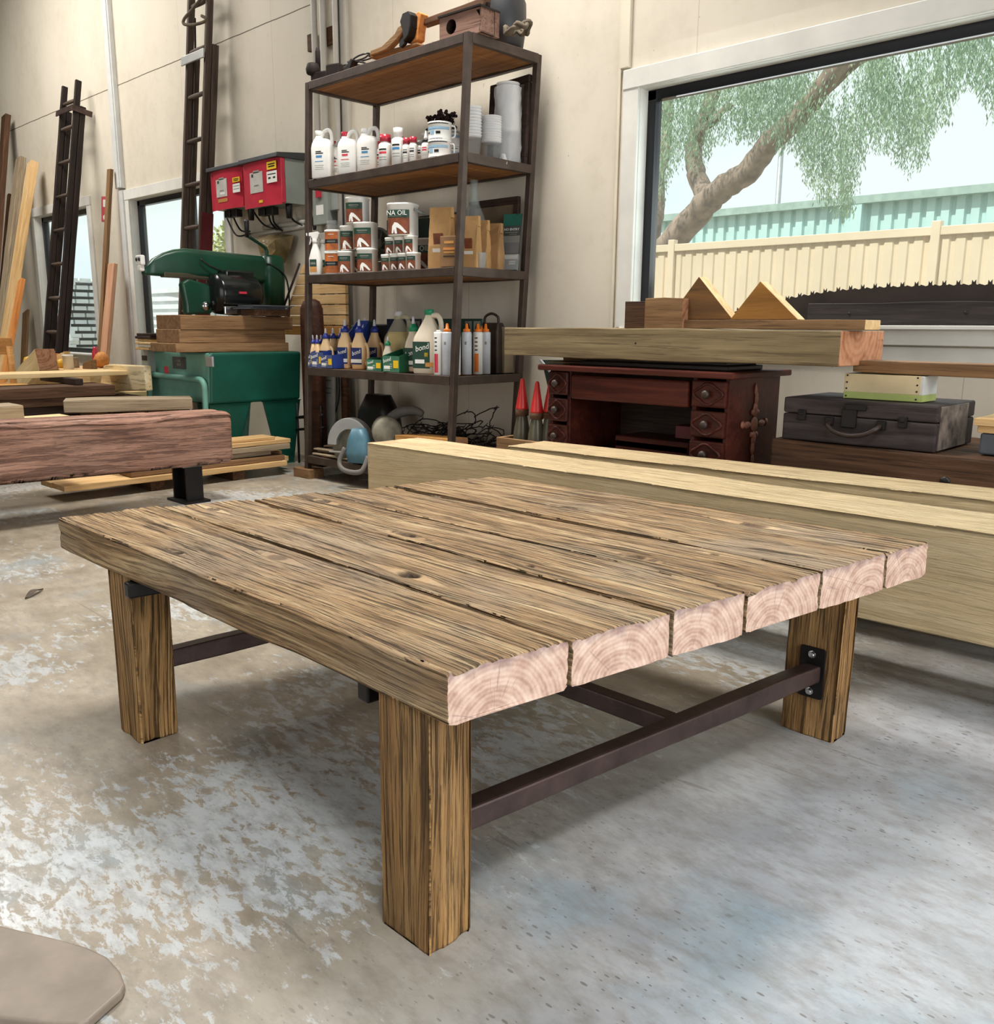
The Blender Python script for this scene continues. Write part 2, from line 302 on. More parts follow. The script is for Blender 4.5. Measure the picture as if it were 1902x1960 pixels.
def floor_mat():
    g = G('worn_sealed_concrete', .35, spec=.5); o = g.obj; x = g.sep(o)
    big = g.noise(g.map((1, 1, 1), o), 1.1, 4, .55); mid = g.noise(g.map((1, 1, 1), o), 5.5, 6, .62); fine = g.noise(g.map((1, 1, 1), o), 60, 6, .7)
    left = g.math('SMOOTHSTEP', x[0], -.55, 0, clamp=True) if False else g.ramp(g.math('MULTIPLY_ADD', x[0], -.7, g.math('MULTIPLY_ADD', big, .5, -.55)), [(.12, 0.), (.5, 1.)])
    base = g.mix(left, g.ramp(mid, [(.25, lin('#85878a')), (.75, lin('#b2b5b9'))]), g.ramp(mid, [(.25, lin('#7b6f5d')), (.75, lin('#b3a896'))]))
    base = g.mix(g.ramp(big, [(.5, 0.), (.7, .7)]), base, lin('#8f8674')); base = g.mix(g.ramp(g.noise(g.map((1, 1, 1), o, (3, 7, 0)), 2.3, 5, .6), [(.55, 0.), (.7, .6)]), base, lin('#7d96a3'))
    fl = g.noise(g.map((1.2, 2.6, 1), o, (0, 0, 0), (0, 0, .5)), 15, 10, .74, .35)     # flaking pale sealer
    mk = g.noise(g.map((1, 1, 1), o, (9, 2, 0)), 1.5, 3, .5)
    flake = g.ramp(g.math('ADD', fl, g.math('MULTIPLY', g.math('SUBTRACT', mk, .5), .85)), [(.545, 0.), (.58, 1.)])
    flake = g.math('MULTIPLY', flake, g.math('MULTIPLY_ADD', left, .8, .12))
    base = g.mix(g.math('MULTIPLY', flake, .8), base, lin('#c3c9cb'))
    base = g.mix(g.ramp(g.noise(g.map((1.3, 3, 1), o, (2, 8, 0), (0, 0, .5)), 11, 8, .72), [(.45, 0.), (.68, .55)]), base, lin('#6f675b')); base = g.mix(g.math('MULTIPLY', fine, .42), base, g.mix(.5, base, lin('#6b655c')))
    sv = g.map((7, 19, 1), o, (0, 0, 0), (0, 0, -.75))
    spk = g.math('LESS_THAN', g.math('ADD', g.voro(sv, 3.2), g.math('MULTIPLY', g.noise(g.map((1, 1, 1), o), 26, 3), .22)), .24)
    spk2 = g.math('LESS_THAN', g.math('ADD', g.voro(g.map((7, 15, 1), o, (5, 3, 0), (0, 0, -.8)), 6.5), g.math('MULTIPLY', g.noise(g.map((1, 1, 1), o), 44, 3), .3)), .27)
    wear = g.ramp(g.noise(g.map((1, 1, 1), o, (4, 4, 0)), 2.0, 4), [(.36, 0.), (.52, 1.)])
    base = g.mix(g.math('MULTIPLY', g.math('MULTIPLY', g.math('MAXIMUM', spk, spk2), wear), g.math('MULTIPLY_ADD', left, -.5, .75)), base, lin('#57524c'))
    sc = g.ramp(g.noise(g.map((2, 30, 1), o, (0, 0, 0), (0, 0, -.4)), 1., 3, .4, 1.2), [(.715, 0.), (.73, .5)])
    base = g.mix(sc, base, lin('#6a6258')); g.color(base)
    g.rough(g.math('ADD', g.math('MULTIPLY', flake, -.14), g.math('MULTIPLY_ADD', mid, .22, .27)))
    g.bump(g.math('ADD', g.math('MULTIPLY', flake, .4), fine), .08, .003); return g.m
mb = MB(); mb.box((-4.4, -.7, -.1), (17.6, 8.9, .2)); struct(mb.build('floor', floor_mat()))
def wallx(name, xs, y0, y1, z1, holes, mat):
    mb = MB(); yc = (y0+y1)/2; d = y1-y0; x = xs[0]
    for (a, b, lo, hi) in holes:
        mb.box(((x+a)/2, yc, z1/2), (a-x, d, z1)); mb.box(((a+b)/2, yc, lo/2), (b-a, d, lo)); mb.box(((a+b)/2, yc, (hi+z1)/2), (b-a, d, z1-hi)); x = b
    mb.box(((x+xs[1])/2, yc, z1/2), (xs[1]-x, d, z1)); return struct(mb.build(name, mat))
W1 = (-2.60, 1.2, .90, 1.985); W2 = (-7.95, -6.33, .2, 1.965); W3 = (-10.2, -8.83, .60, 1.99)
wallx('wall_back', (-13, 4.2), WY, WY+.14, 5, [W3, W2, W1], WALLM)
mb = MB(); mb.box((-13.06, -.7, 2.5), (.12, 8.86, 5)); struct(mb.build('wall_left', GREYT))
wallx('wall_front', (-13, 4.2), -5.1, -5, 5, [(-5.2, -1.2, .001, 3.5)], GREYT)
mb = MB(); mb.box((4.26, -3.2, 2.5), (.12, 3.7, 5)); mb.box((4.26, 3.3, 2.5), (.12, .8, 5)); mb.box((4.26, .8, 4.2), (.12, 4.4, 1.6)); struct(mb.build('wall_right', GREYT))
mb = MB(); mb.box((-4.4, -.7, 5.06), (17.5, 8.9, .1)); struct(mb.build('ceiling', flat('grey_ceiling_foil', '#8f8d88', .7)))
def window(k, hole, black_l=True, mull=()):
    a, b, lo, hi = hole; cw = .085
    fr = MB()                                           # casing boards on the wall face and reveal
    fr.box(((a+b)/2, WY-.011, hi+cw/2-.01), (b-a+2*cw-.02, .022, cw)); fr.box((a-cw/2+.01, WY-.009, (lo+hi)/2), (cw, .018, hi-lo)); fr.box((b+cw/2-.01, WY-.009, (lo+hi)/2), (cw, .018, hi-lo))
    fr.box(((a+b)/2, WY+.05, hi-.006), (b-a, .1, .012)); fr.box((a+.006, WY+.05, (lo+hi)/2), (.012, .1, hi-lo)); fr.box((b-.006, WY+.05, (lo+hi)/2), (.012, .1, hi-lo)); fr.box(((a+b)/2, WY+.03, lo+.008), (b-a, .16, .016))
    root = struct(fr.build('window_%d' % k, WTRIM, bev=.003))
    f = MB(); y = WY+.085; t = .045
    f.box(((a+b)/2, y, hi-.012-t/2), (b-a-.024, .05, t)); f.box(((a+b)/2, y, lo+.016+t/2), (b-a-.024, .05, t))
    f.box((a+.012+t/2, y, (lo+hi)/2), (t, .05, hi-lo-.03)); f.box((b-.012-t/2, y, (lo+hi)/2), (t, .05, hi-lo-.03))
    for m in mull: f.box((m, y, (lo+hi)/2), (.05, .05, hi-lo-.04))
    f.build('frame', BFRAME, root, bev=.002)
    p = MB(); p.box(((a+b)/2, y, (lo+hi)/2), (b-a-.08, .006, hi-lo-.09)); p.build('pane', PANE, root); return root
window(1, W1); window(2, W2, mull=(-7.0,)); window(3, W3)
mb = MB(); mb.box((-.7, WY-.014, .872), (3.9, .028, .062)); mb.box((-.7, WY-.006, .80), (3.9, .012, .07)); struct(mb.build('trim_1', WTRIM, bev=.003))
mb = MB(); mb.box((-8.07, WY-.02, 3.53), (.115, .04, 2.94)); mb.box((-8.045, WY-.035, 3.53), (.035, .03, 2.94)); mb.box((-8.05, WY-.02, 1.02), (.08, .03, 2.04)); struct(mb.build('trim_2', flat('white_metal_cover', '#d5d6d4', .45, .1, .08, 6), bev=.004))
mb = MB(); mb.box((-2.672, WY-.01, 3.53), (.05, .02, 2.92)); mb.box((-2.705, WY-.005, 2.5), (.016, .01, 5)); struct(mb.build('trim_3', CREAM, bev=.003))
mb = MB(); mb.box((-4.80, WY-.012, 2.5), (.075, .024, 5)); struct(mb.build('trim_4', flat('grey_white_cover', '#bfb9ac', .5, 0, .08, 5), bev=.003))
# ------------------------------------------------------------------ outside
def outm():
    g = G('outside_gravel', .9); n = g.noise(scale=3, det=6); g.color(g.ramp(n, [(.3, lin('#8f8674')), (.7, lin('#b8ad98'))])); return g.m
mb = MB(); mb.box((-8, 17, -.16), (60, 26, .1)); o = struct(mb.build('ground_outside', outm()))
FC = flat('cream_fence_steel', '#f0d8bb', .5, 0, .04, 3); TC = flat('hazy_teal_cladding', '#bfdcd9', .55, 0, .05, 3)  # shed teal is paled: haze is put into its colour
def ribbed(x0, x1, z0, z1, y, pitch, dep, wave=False):
    mb = MB(); pts = []; x = x0
    while x < x1:
        pts += [(x, y), (x+pitch*.55, y), (x+pitch*.65, y+dep), (x+pitch*.9, y+dep)]; x += pitch
    pts.append((x1, y)); n = len(pts)
    vs = [(p[0], p[1], z0) for p in pts]+[(p[0], p[1], z1) for p in pts]+[(p[0], p[1]+.004, z0) for p in pts]+[(p[0], p[1]+.004, z1) for p in pts]
    fs = [(i, i+1, n+i+1, n+i) for i in range(n-1)]+[(2*n+i+1, 2*n+i, 3*n+i, 3*n+i+1) for i in range(n-1)]+[(n+i, n+i+1, 3*n+i+1, 3*n+i) for i in range(n-1)]
    return mb.add(vs, fs)
FY = 7.0; FT = PY(1290, 468, FY).z
fe = thing('boundary_fence', 'cream ribbed steel boundary fence with capped posts outside the large window', 'fence', (0, FY, 0))
fx = [PY(1287, 480, FY).x, PY(1792, 450, FY).x]; dx = fx[1]-fx[0]; px = [fx[0]+dx*k for k in range(-3, 4)]
for a, b in zip(px[:-1], px[1:]):
    ribbed(a+.03, b-.03, -.1, FT-.06, 0, .108, .012).build('panel', FC, fe)
    m = MB(); m.box(((a+b)/2, 0, FT-.03), (b-a-.06, .045, .062)); m.build('rail', FC, fe, bev=.004)
for a in px: m = MB(); m.box((a, 0, FT/2-.03), (.065, .06, FT+.14)); m.build('post', FC, fe, bev=.005)
SY_ = 14.; ST = PY(1902, 352, SY_).z
sh = thing('teal_shed', 'long pale teal corrugated shed behind the fence and the tree', 'shed', (0, SY_, 0))
sx0, sx1 = PY(1262, 415, SY_).x, 2.5
ribbed(sx0, sx1, -.1, ST-.1, 0, .2, .05).build('wall_cladding', TC, sh)
m = MB(); m.box(((sx0+sx1)/2, -.06, ST-.06), (sx1-sx0+.2, .14, .11)); m.build('gutter', flat('grey_green_gutter', '#a3b6ac', .5), sh)
m = MB(); m.box((PY(1645, 400, SY_).x, -.06, ST/2), (.16, .12, ST)); m.build('downpipe', TC, sh)
m = ribbed(sx0-.1, sx1, 0, 3.0, 0, .2, .04); m.build('roof', flat('grey_roof_sheet', '#b6bdb9', .5), sh, (0, -.05, ST), (-1.53, 0, 0))
m = MB(); m.lathe([(.07, 0), (.06, 5.2)], 0, 10); m.box((0, 0, 5.25), (.5, .25, .1)); p = PY(1489, 375, 20.)
tag(m.build('street_light', ALU, None, (p.x, 20., 0), rot=(0, 0, .3)), 'thin pale street light pole far behind the teal shed', 'street light')
# tree
BARK = flat('pepper_tree_bark', '#9c8576', .9, 0, .3, 7, .5)
def leafm():
    g = G('weeping_leaf', .55); n = g.noise(g.map((1, 1, 1), g.obj), 2.4, 4); c = g.ramp(n, [(.3, lin('#839e86')), (.55, lin('#a3b998')), (.75, lin('#c6d4ac'))]); g.color(c)
    tr = g.t.nodes.new('ShaderNodeBsdfTranslucent'); g.t.links.new(c, tr.inputs[0]); mx = g.t.nodes.new('ShaderNodeMixShader'); mx.inputs[0].default_value = .4
    g.t.links.new(g.b.outputs[0], mx.inputs[1]); g.t.links.new(tr.outputs[0], mx.inputs[2]); g.t.links.new(mx.outputs[0], g.t.nodes['Material Output'].inputs[0]); return g.m
LEAF = leafm(); TY = 9.2
tr = thing('pepper_tree', 'grey-barked tree with leaning forked trunk and weeping pale green leaves outside window', 'tree', (PY(1250, 500, TY).x, TY, 0))
tb = Vector(tr.location)
def limb(pts, r0, r1, name, dy=0.):
    P = smooth_path([PY(x, y, TY+dy*k/(len(pts)-1))-tb for k, (x, y) in enumerate(pts)], 6); n = len(P)
    for p in P: p += Vector((random.uniform(-1, 1), random.uniform(-1, 1), random.uniform(-1, 1)))*.012
    MB().tube(P, [r0+(r1-r0)*i/(n-1) for i in range(n)], 0, 10).build(name, BARK, tr)
limb([(1215, 560), (1285, 465), (1335, 408), (1372, 368), (1430, 330), (1480, 268), (1532, 218), (1580, 158), (1640, 60), (1690, -60)], .17, .07, 'trunk', -.6)
limb([(1352, 385), (1332, 335), (1328, 290), (1338, 245), (1370, 170), (1390, 90)], .12, .06, 'branch', .5)
limb([(1335, 262), (1352, 240), (1400, 200)], .07, .03, 'branch', .4)
limb([(1240, 470), (1256, 400), (1258, 340), (1272, 280), (1280, 180)], .12, .05, 'branch', .8)
limb([(1532, 218), (1640, 120), (1760, 60), (1900, 20)], .06, .02, 'branch', -.4)
lv = []; lf = []
prof = [(1225, 430), (1262, 395), (1300, 300), (1335, 330), (1375, 275), (1430, 270), (1490, 285), (1530, 300), (1560, 385), (1590, 400), (1625, 425), (1650, 300), (1700, 285), (1740, 345), (1790, 265), (1830, 190), (1870, 165), (1905, 235), (1960, 260)]
def botm(x):
    for (a, ya), (b, yb) in zip(prof, prof[1:]):
        if a <= x <= b: return ya+(yb-ya)*(x-a)/(b-a)
    return 250
rg = random.Random(5); made = 0
while made < 1500:
    x = rg.uniform(1226, 1955); Y = TY+rg.uniform(-1.2, 1.3); yb = botm(x)-rg.random()**1.6*170
    dens = .35+.65*(1-(x-1226)/760)
    if rg.random() > dens+.15: continue
    top = max(-60, yb-rg.uniform(40, 150)); made += 1
    a = PY(x, top, Y); b = PY(x+rg.uniform(-8, 8), yb, Y); n = int((a-b).length/.019)+2; sway = rg.uniform(-.06, .06)
    for k in range(n):
        t = k/(n-1); c = a.lerp(b, t)+Vector((sway*math.sin(t*3)+rg.gauss(0, .022), rg.gauss(0, .03), rg.gauss(0, .01)))-tb
        L = rg.uniform(.035, .07); an = rg.uniform(0, 2*PI); dr = Vector((math.cos(an)*.55, math.sin(an)*.55, -.9)).normalized()*L; sd = Vector((-math.sin(an), math.cos(an), 0))*rg.uniform(.0042, .0085)
        o = len(lv); lv += [c, c+dr*.5+sd, c+dr, c+dr*.5-sd]; lf.append((o, o+1, o+2, o+3))
m = MB(); m.add(lv, lf); f = m.build('foliage', LEAF, tr); f['kind'] = 'stuff'
# pale yard seen through the two left windows
PALEB = flat('bleached_board', '#e4e6e6', .8, 0, .08, 5)
k_ = 0
for (cx, cy, n) in ((-13.6, 7.0, 13), (-17.2, 6.6, 15), (-20.6, 7.6, 12)):
    for k in range(n):
        m = MB(); L = random.uniform(2.2, 2.6)
        for j in range(3): m.box((0, -.55+j*.55, -.04), (L, .1, .06))
        for j in range(6): m.box((0, -.55+j*.22, .012), (L, .19, .066))
        tag(m.build('pallet', PALEB, None, (cx+random.uniform(-.08, .08), cy, .0+.115*k), rot=(0, 0, random.uniform(-.05, .05))), ['bleached pallets stacked in the yard straight behind the wide left window', 'bleached pallets in the tall outdoor stack behind the far left window', 'bleached pallets in the furthest outdoor stack'][k_], 'pallet', ['near yard pallet stack', 'tall yard pallet stack', 'furthest yard pallet stack'][k_])
    k_ += 1
def bush(loc, r, label, n=9000):
    t = thing('bush', label, 'bush', loc); rg = random.Random(3); vs = []; fs = []
    for k in range(n):
        d = Vector((rg.gauss(0, 1), rg.gauss(0, 1), rg.gauss(0, 1))).normalized()*r*rg.uniform(.7, 1.05); d.z = d.z*.8+r*1.15
        a = Vector((rg.gauss(0, 1), rg.gauss(0, 1), rg.gauss(0, 1))).normalized()*.07; b = a.orthogonal().normalized()*.035
        o = len(vs); vs += [d-a, d+b, d+a, d-b]; fs.append((o, o+1, o+2, o+3))
    f = MB().add(vs, fs).build('foliage', flat('yellow_green_leaf', '#b8b878', .7, 0, .2, 2), t); f['kind'] = 'stuff'
    MB().tube([(0, 0, 0), (.05, 0, r*.8)], [.09, .05], 0, 8).build('stem', BARK, t); return t
bush((-16.4, 10.6, -.1), 1.7, 'round yellow-green bush outside behind the wide left window')
# ------------------------------------------------------------------ coffee table of weathered sleepers
def _h(ix, iy, seed):
    n = (ix.astype(np.int64)*374761393+iy.astype(np.int64)*668265263+seed*1442695041) & 0x7fffffff
    n = ((n ^ (n >> 13))*1274126177) & 0x7fffffff; return ((n ^ (n >> 16)) & 0xffff)/65535.
def vn(x, y, seed=0):
    ix = np.floor(x); iy = np.floor(y); fx = x-ix; fy = y-iy; fx = fx*fx*(3-2*fx); fy = fy*fy*(3-2*fy)
    a = _h(ix, iy, seed); b = _h(ix+1, iy, seed); c = _h(ix, iy+1, seed); d = _h(ix+1, iy+1, seed)
    return (a*(1-fx)+b*fx)*(1-fy)+(c*(1-fx)+d*fx)*fy
def fbm(x, y, seed, oc=3):
    s = 0; a = .5; t = 0
    for k in range(oc): s = s+a*vn(x*2**k, y*2**k, seed+k*17); t += a; a *= .5
    return s/t
def sst(a, b, x): t = np.clip((x-a)/(b-a), 0, 1); return t*t*(3-2*t)
def weathered(name, mats, parent, near, far, ys_near, ys_far, zt, T, seed, nx=300, nv=84, knots=(), amp=.0022, wav=.004, edge=.006, rot=None, loc=None, twave=.003, allw=False, endr=0):
    """a weathered timber; near/far = (x at v=0, x at v=1), ys = (y at v=0, y at v=1); top at zt, T thick"""
    ns, nb = max(8, nv//4), max(8, nv//5)
    W = abs(ys_near[1]-ys_near[0]); L = abs(far[0]-near[0])
    u = np.linspace(0, 1, nx)[:, None]; segs = []
    v = np.linspace(0, 1, nv); d = np.linspace(0, 1, ns); vb = np.linspace(1, 0, nb)
    V = np.concatenate([v, np.ones(ns), vb, np.zeros(ns)]); Dp = np.concatenate([np.zeros(nv), d, np.ones(nb), 1-d]); K = np.concatenate([np.zeros(nv), np.ones(ns), np.full(nb, 2), np.full(ns, 3)])
    V = V[None, :]; Dp = Dp[None, :]; K = K[None, :]
    X = (near[0]*(1-V)+near[1]*V)*(1-u)+(far[0]*(1-V)+far[1]*V)*u; Y = (ys_near[0]*(1-V)+ys_near[1]*V)*(1-u)+(ys_far[0]*(1-V)+ys_far[1]*V)*u
    x = u*L+0*V
    S = np.where(K == 0, V*W, np.where(K == 1, W+Dp*T, np.where(K == 2, W+T+(1-V)*W, -(Dp)*T)))+0*u
    Z = zt-Dp*T+0*u
    e0 = (vn(x*3.1, x*0+1.5, seed)-.5)*wav*2+(vn(x*13, x*0+4.5, seed+3)-.5)*wav*.7
    e1 = (vn(x*3.3, x*0+7.5, seed+1)-.5)*wav*2+(vn(x*12, x*0+9.5, seed+5)-.5)*wav*.7
    Y = Y+e0*(1-V)+e1*V*1.
    Z = Z+(fbm(x*3.5, V*2.5, seed+8, 2)-.5)*twave*2*np.where(K == 0, .8, np.where(K == 2, .9, 0))
    Seff = S.copy(); knot = np.zeros_like(S)
    hk = np.zeros_like(S)
    for (kx, kv, ks, hole) in knots:                    # grain bends around each knot
        dx = x-kx; s = S-kv*W; top = (K == 0)
        ee = np.exp(-(dx/(ks*3.2))**2); s2 = np.sign(s)*np.sqrt(np.maximum(s*s-(ks*.75)**2*ee, 0))
        wgt = np.exp(-(s/(ks*5))**2); Seff = np.where(top, Seff+(s2-s)*wgt, Seff)
        rr = np.sqrt((dx/(ks*1.7))**2+(s/ks)**2); kk = np.where(top, 1-sst(.55, 1.0, rr), 0); knot = np.maximum(knot, kk*(.55+.45*hole))
        rings = .5+.5*np.sin(rr*16)
        hk = hk-np.where(top, (1-sst(.3, .9, rr))*ks*.55*hole, 0)-kk*rings*.0012
    wrp = fbm(x*1.7, Seff*7, seed+20, 2)*.05
    n1 = fbm((Seff+wrp)*75, x*1.5, seed+30, 2); n2 = fbm((Seff+wrp)*190, x*3.5, seed+40, 2); n3 = vn((Seff+wrp)*34, x*.9, seed+50)
    gr = 1-sst(.26, .47, n1); gr2 = 1-sst(.2, .42, n2); gr3 = 1-sst(.04, .15, n3)
    groove = np.clip(gr*.75*(.4+.6*vn(x*4, S*9, seed+60))+gr2*.45+gr3*.9, 0, 1)
    h = -amp*(gr*.9+gr2*.45+gr3*2.2)+hk+(n1-.5)*amp*.8
    # arris rounding
    dd = np.where((K == 0) | (K == 2), np.minimum(V, 1-V)*W, np.minimum(Dp, 1-Dp)*T); er = edge*(.6+.9*vn(x*6, K*3.+2, seed+70))
    drop = np.where(dd < er, er-np.sqrt(np.maximum(er*er-(er-dd)**2, 0)), 0)
    drop = drop*.5                                      # shared between the two faces
    Z = Z+np.where(K == 0, h-drop, np.where(K == 2, -h*.5+drop, 0)); sgn = np.sign(ys_near[1]-ys_near[0])
    Y = Y+sgn*np.where(K == 1, h-drop, np.where(K == 3, -h+drop, 0))
    # soften the two ends
    endd = np.minimum(u, 1-u)*L; ed = np.where(endd < .004, .0018*(1-endd/.004), 0); Z = Z-np.where(K == 0, ed, 0)
    if endr:
        de = np.where(endd < endr, endr-np.sqrt(np.maximum(endr**2-(endr-endd)**2, 0)), 0); zc_ = zt-T/2; yc_ = (ys_near[0]+ys_near[1])/2
        Z = zc_+(Z-zc_)*(1-de/(T/2)); Y = yc_+(Y-yc_)*(1-de/(W/2))
    N = S.shape[1]; cy = (ys_near[0]+ys_near[1]+ys_far[0]+ys_far[1])/4; cz = zt-T/2; cx = (near[0]+far[0])/2
    vs = np.stack([X-cx+0*S, Y-cy, Z-cz], -1).reshape(-1, 3)
    i = np.arange(nx-1)[:, None]; j = np.arange(N)[None, :]; j2 = (j+1) % N
    q = np.stack([i*N+j, i*N+j2, (i+1)*N+j2, (i+1)*N+j], -1).reshape(-1, 4)
    flip = (far[0]-near[0])*sgn > 0
    if flip: q = q[:, ::-1]
    cap0 = list(range(N)); cap1 = [(nx-1)*N+k for k in range(N)]
    if not flip: cap0 = cap0[::-1]
    else: cap1 = cap1[::-1]
    me = bpy.data.meshes.new(name); me.from_pydata(vs.tolist(), [], q.tolist()+[cap0, cap1])
    for m in mats: me.materials.append(m)
    mi = np.zeros(len(me.polygons), np.int32); mi[-2:] = 1; me.polygons.foreach_set('material_index', mi)
    sm = np.ones(len(me.polygons), bool); sm[-2:] = False; me.polygons.foreach_set('use_smooth', sm)
    for nm, arr in (('groove', groove), ('knot', knot), ('gs', Seff+wrp+seed*.137), ('ckw', np.where((K == 0) | allw, 1., .5)+0*S)):
        a = me.attributes.new(nm, 'FLOAT', 'POINT'); a.data.foreach_set('value', arr.astype(np.float32).ravel())
    me.update(); o = bpy.data.objects.new(name, me); COL.objects.link(o); o.parent = parent
    o.location = (cx, cy, cz) if loc is None else loc
    if rot is not None: o.rotation_euler = rot
    return o
def plank_mat(name, pal, deep, ck=1., fr=1.3):
    g = G(name, .7, spec=.25); x = g.sep(g.obj); gs = g.attr('gs')
    def gv_(a, b, c=0.):
        cv = g.t.nodes.new('ShaderNodeCombineXYZ'); g.put(cv.inputs[0], g.math('MULTIPLY', x[0], a)); g.put(cv.inputs[1], g.math('MULTIPLY', gs, b*fr)); g.put(cv.inputs[2], g.math('MULTIPLY_ADD', g.rand, 19., c)); return cv.outputs[0]
    n0 = g.noise(gv_(1.6, 18.), 1., 4, .6); n1 = g.noise(gv_(4.5, 150.), 1., 7, .75); n2 = g.noise(gv_(12., 480., 3.), 1., 4, .7); n3 = g.noise(gv_(3.2, 105., 7.), 1., 6, .68); n4 = g.noise(gv_(8., 240., 11.), 1., 4, .65); pt = g.noise(g.map((1, 1, 1)), 3., 4, .6)
    f = g.math('ADD', g.math('MULTIPLY', n1, .5), g.math('MULTIPLY', n0, .5)); col = g.ramp(f, [(.37, lin(pal[0])), (.5, lin(pal[1])), (.61, lin(pal[2]))])
    col = g.mix(g.ramp(pt, [(.48, 0.), (.66, .55)]), col, lin(pal[3])); col = g.mix(g.ramp(n2, [(.3, .5), (.55, 0.)]), col, lin(pal[0]))
    c1 = g.ramp(n3, [(.405, 1.), (.455, 0.)]); c2 = g.ramp(n4, [(.375, 1.), (.44, 0.)]); crk = g.math('MAXIMUM', c1, g.math('MULTIPLY', c2, .75))
    kn = g.attr('knot'); gr = g.attr('groove'); crk = g.math('MULTIPLY', crk, g.math('MULTIPLY', g.attr('ckw'), ck), clamp=True)
    col = g.mix(g.math('MULTIPLY', gr, .35*ck, clamp=True), col, lin(deep)); col = g.mix(g.math('MULTIPLY', crk, .88), col, lin(deep)); col = g.mix(g.math('MULTIPLY', kn, .92), col, lin('#30221a'))
    g.color(col); g.bump(g.math('SUBTRACT', g.math('ADD', g.math('MULTIPLY', n1, .5), g.math('MULTIPLY', n2, .25)), g.math('MULTIPLY', crk, 1.)), .9, .006); MATS[name] = g.m; return g.m
PL = plank_mat('weathered_sleeper', ('#82684a', '#ad8c65', '#d3b88e', '#9f907d'), '#38271a', .95, 1.5)
LG = plank_mat('weathered_leg_timber', ('#7a5934', '#a87f4e', '#cba169', '#927650'), '#33220f', .9, 1.8)
def table_end():
    g = G('sleeper_end_grain', .8, spec=.2); x = g.sep(g.obj); rr = g.math('MULTIPLY', g.math('SUBTRACT', g.rand, .5), .13)
    dn = g.math('MULTIPLY', g.noise(g.map((1, 16, 16), g.obj), 1., 3), .018); y = g.math('ADD', x[1], rr); z = g.math('ADD', x[2], .05)
    d = g.math('ADD', g.math('SQRT', g.math('ADD', g.math('MULTIPLY', y, y), g.math('MULTIPLY', g.math('MULTIPLY', z, z), 1.25))), dn)
    s = g.math('SINE', g.math('MULTIPLY', d, 760.)); s2 = g.math('SINE', g.math('MULTIPLY', d, 291.)); nn = g.noise(g.map((1, 30, 30), g.obj), 1., 6, .65)
    f = g.math('ADD', g.math('ADD', g.math('MULTIPLY', s, .055), g.math('MULTIPLY', s2, .06)), nn)
    col = g.ramp(f, [(.3, lin('#a98777')), (.5, lin('#c6a794')), (.72, lin('#dbc2b0'))])
    ang = g.math('ARCTAN2', y, z); cv = g.t.nodes.new('ShaderNodeCombineXYZ'); g.put(cv.inputs[0], g.math('MULTIPLY', ang, 11.)); g.put(cv.inputs[1], g.math('MULTIPLY', d, 9.)); g.put(cv.inputs[2], g.math('MULTIPLY', g.rand, 20.))
    ck = g.ramp(g.noise(cv.outputs[0], 1., 4, .6), [(.33, 1.), (.39, 0.)])
    col = g.mix(g.math('MULTIPLY', ck, .45), col, lin('#8a6a6a'))
    tp = g.ramp(g.math('ADD', x[2], g.math('MULTIPLY', g.noise(g.map((1, 34, 10), g.obj), 1., 4, .6), .05)), [(.046, 0.), (.066, 1.)])
    col = g.mix(g.math('MULTIPLY', tp, .6), col, lin('#6b5a62')); g.color(col); g.bump(f, .25, .002); return g.m
TE = table_end(); ZT = .452
def end_x(y): return -.816+(y-.753)*.146
tbl = thing('coffee_table', 'large low coffee table of six weathered timber planks on chunky posts and steel rails', 'table', (0, 0, 0))
ysn = [.752, .967, 1.187, 1.375, 1.602, 1.833, 2.0]; ysf = [.757, .996, 1.20, 1.385, 1.597, 1.79, 1.945]
farx = [(-2.176, -2.150), (-2.135, -2.075), (-2.055, -2.03), (-2.005, -1.985), (-1.965, -1.93), (-1.925, -1.885)]
kn_px = [(775, 1097, .021, 1.), (520, 1061, .020, .15), (340, 1056, .010, .9), (778, 1023, .016, .7), (1210, 1062, .017, .6), (1080, 969, .018, .4), (1440, 1003, .022, .3), (402, 971, .017, .5), (610, 958, .02, .5), (1345, 1056, .009, .7), (1010, 1081, .008, .9)]
for k in range(6):
    g0, g1 = (0.0, .0045) if k == 0 else ((.0045, 0) if k == 5 else (.004, .004)); ya = ysn[k]+g0; yb = ysn[k+1]-g1; fa = ysf[k]+g0; fb = ysf[k+1]-g1
    nx_ = (end_x(ya), end_x(yb)); kk = []
    for (px_, py_, ks, ho) in kn_px:
        P = PZ(px_, py_, ZT); t = (nx_[0]-P.x)/(nx_[0]-farx[k][0]); yl = ya+(fa-ya)*t; yh = yb+(fb-yb)*t
        if yl <= P.y <= yh: kk.append((nx_[0]-P.x, (P.y-yl)/(yh-yl), ks, ho))
    weathered('plank', [PL, TE], tbl, nx_, farx[k], (ya, yb), (fa, fb), ZT-[0, .001, 0, .002, 0, .001][k], .077+[0, -.002, .003, -.001, .002, 0][k], 100+31*k, 340, 88, kk, .0021, .0042, [.010, .006, .005, .005, .005, .013][k])
LEGS = [(-.914, .797, .112, .087, 0), (-1.862, .800, .108, .085, .02), (-.798, 1.872, .125, .075, -.03), (-1.80, 1.86, .115, .08, 0)]
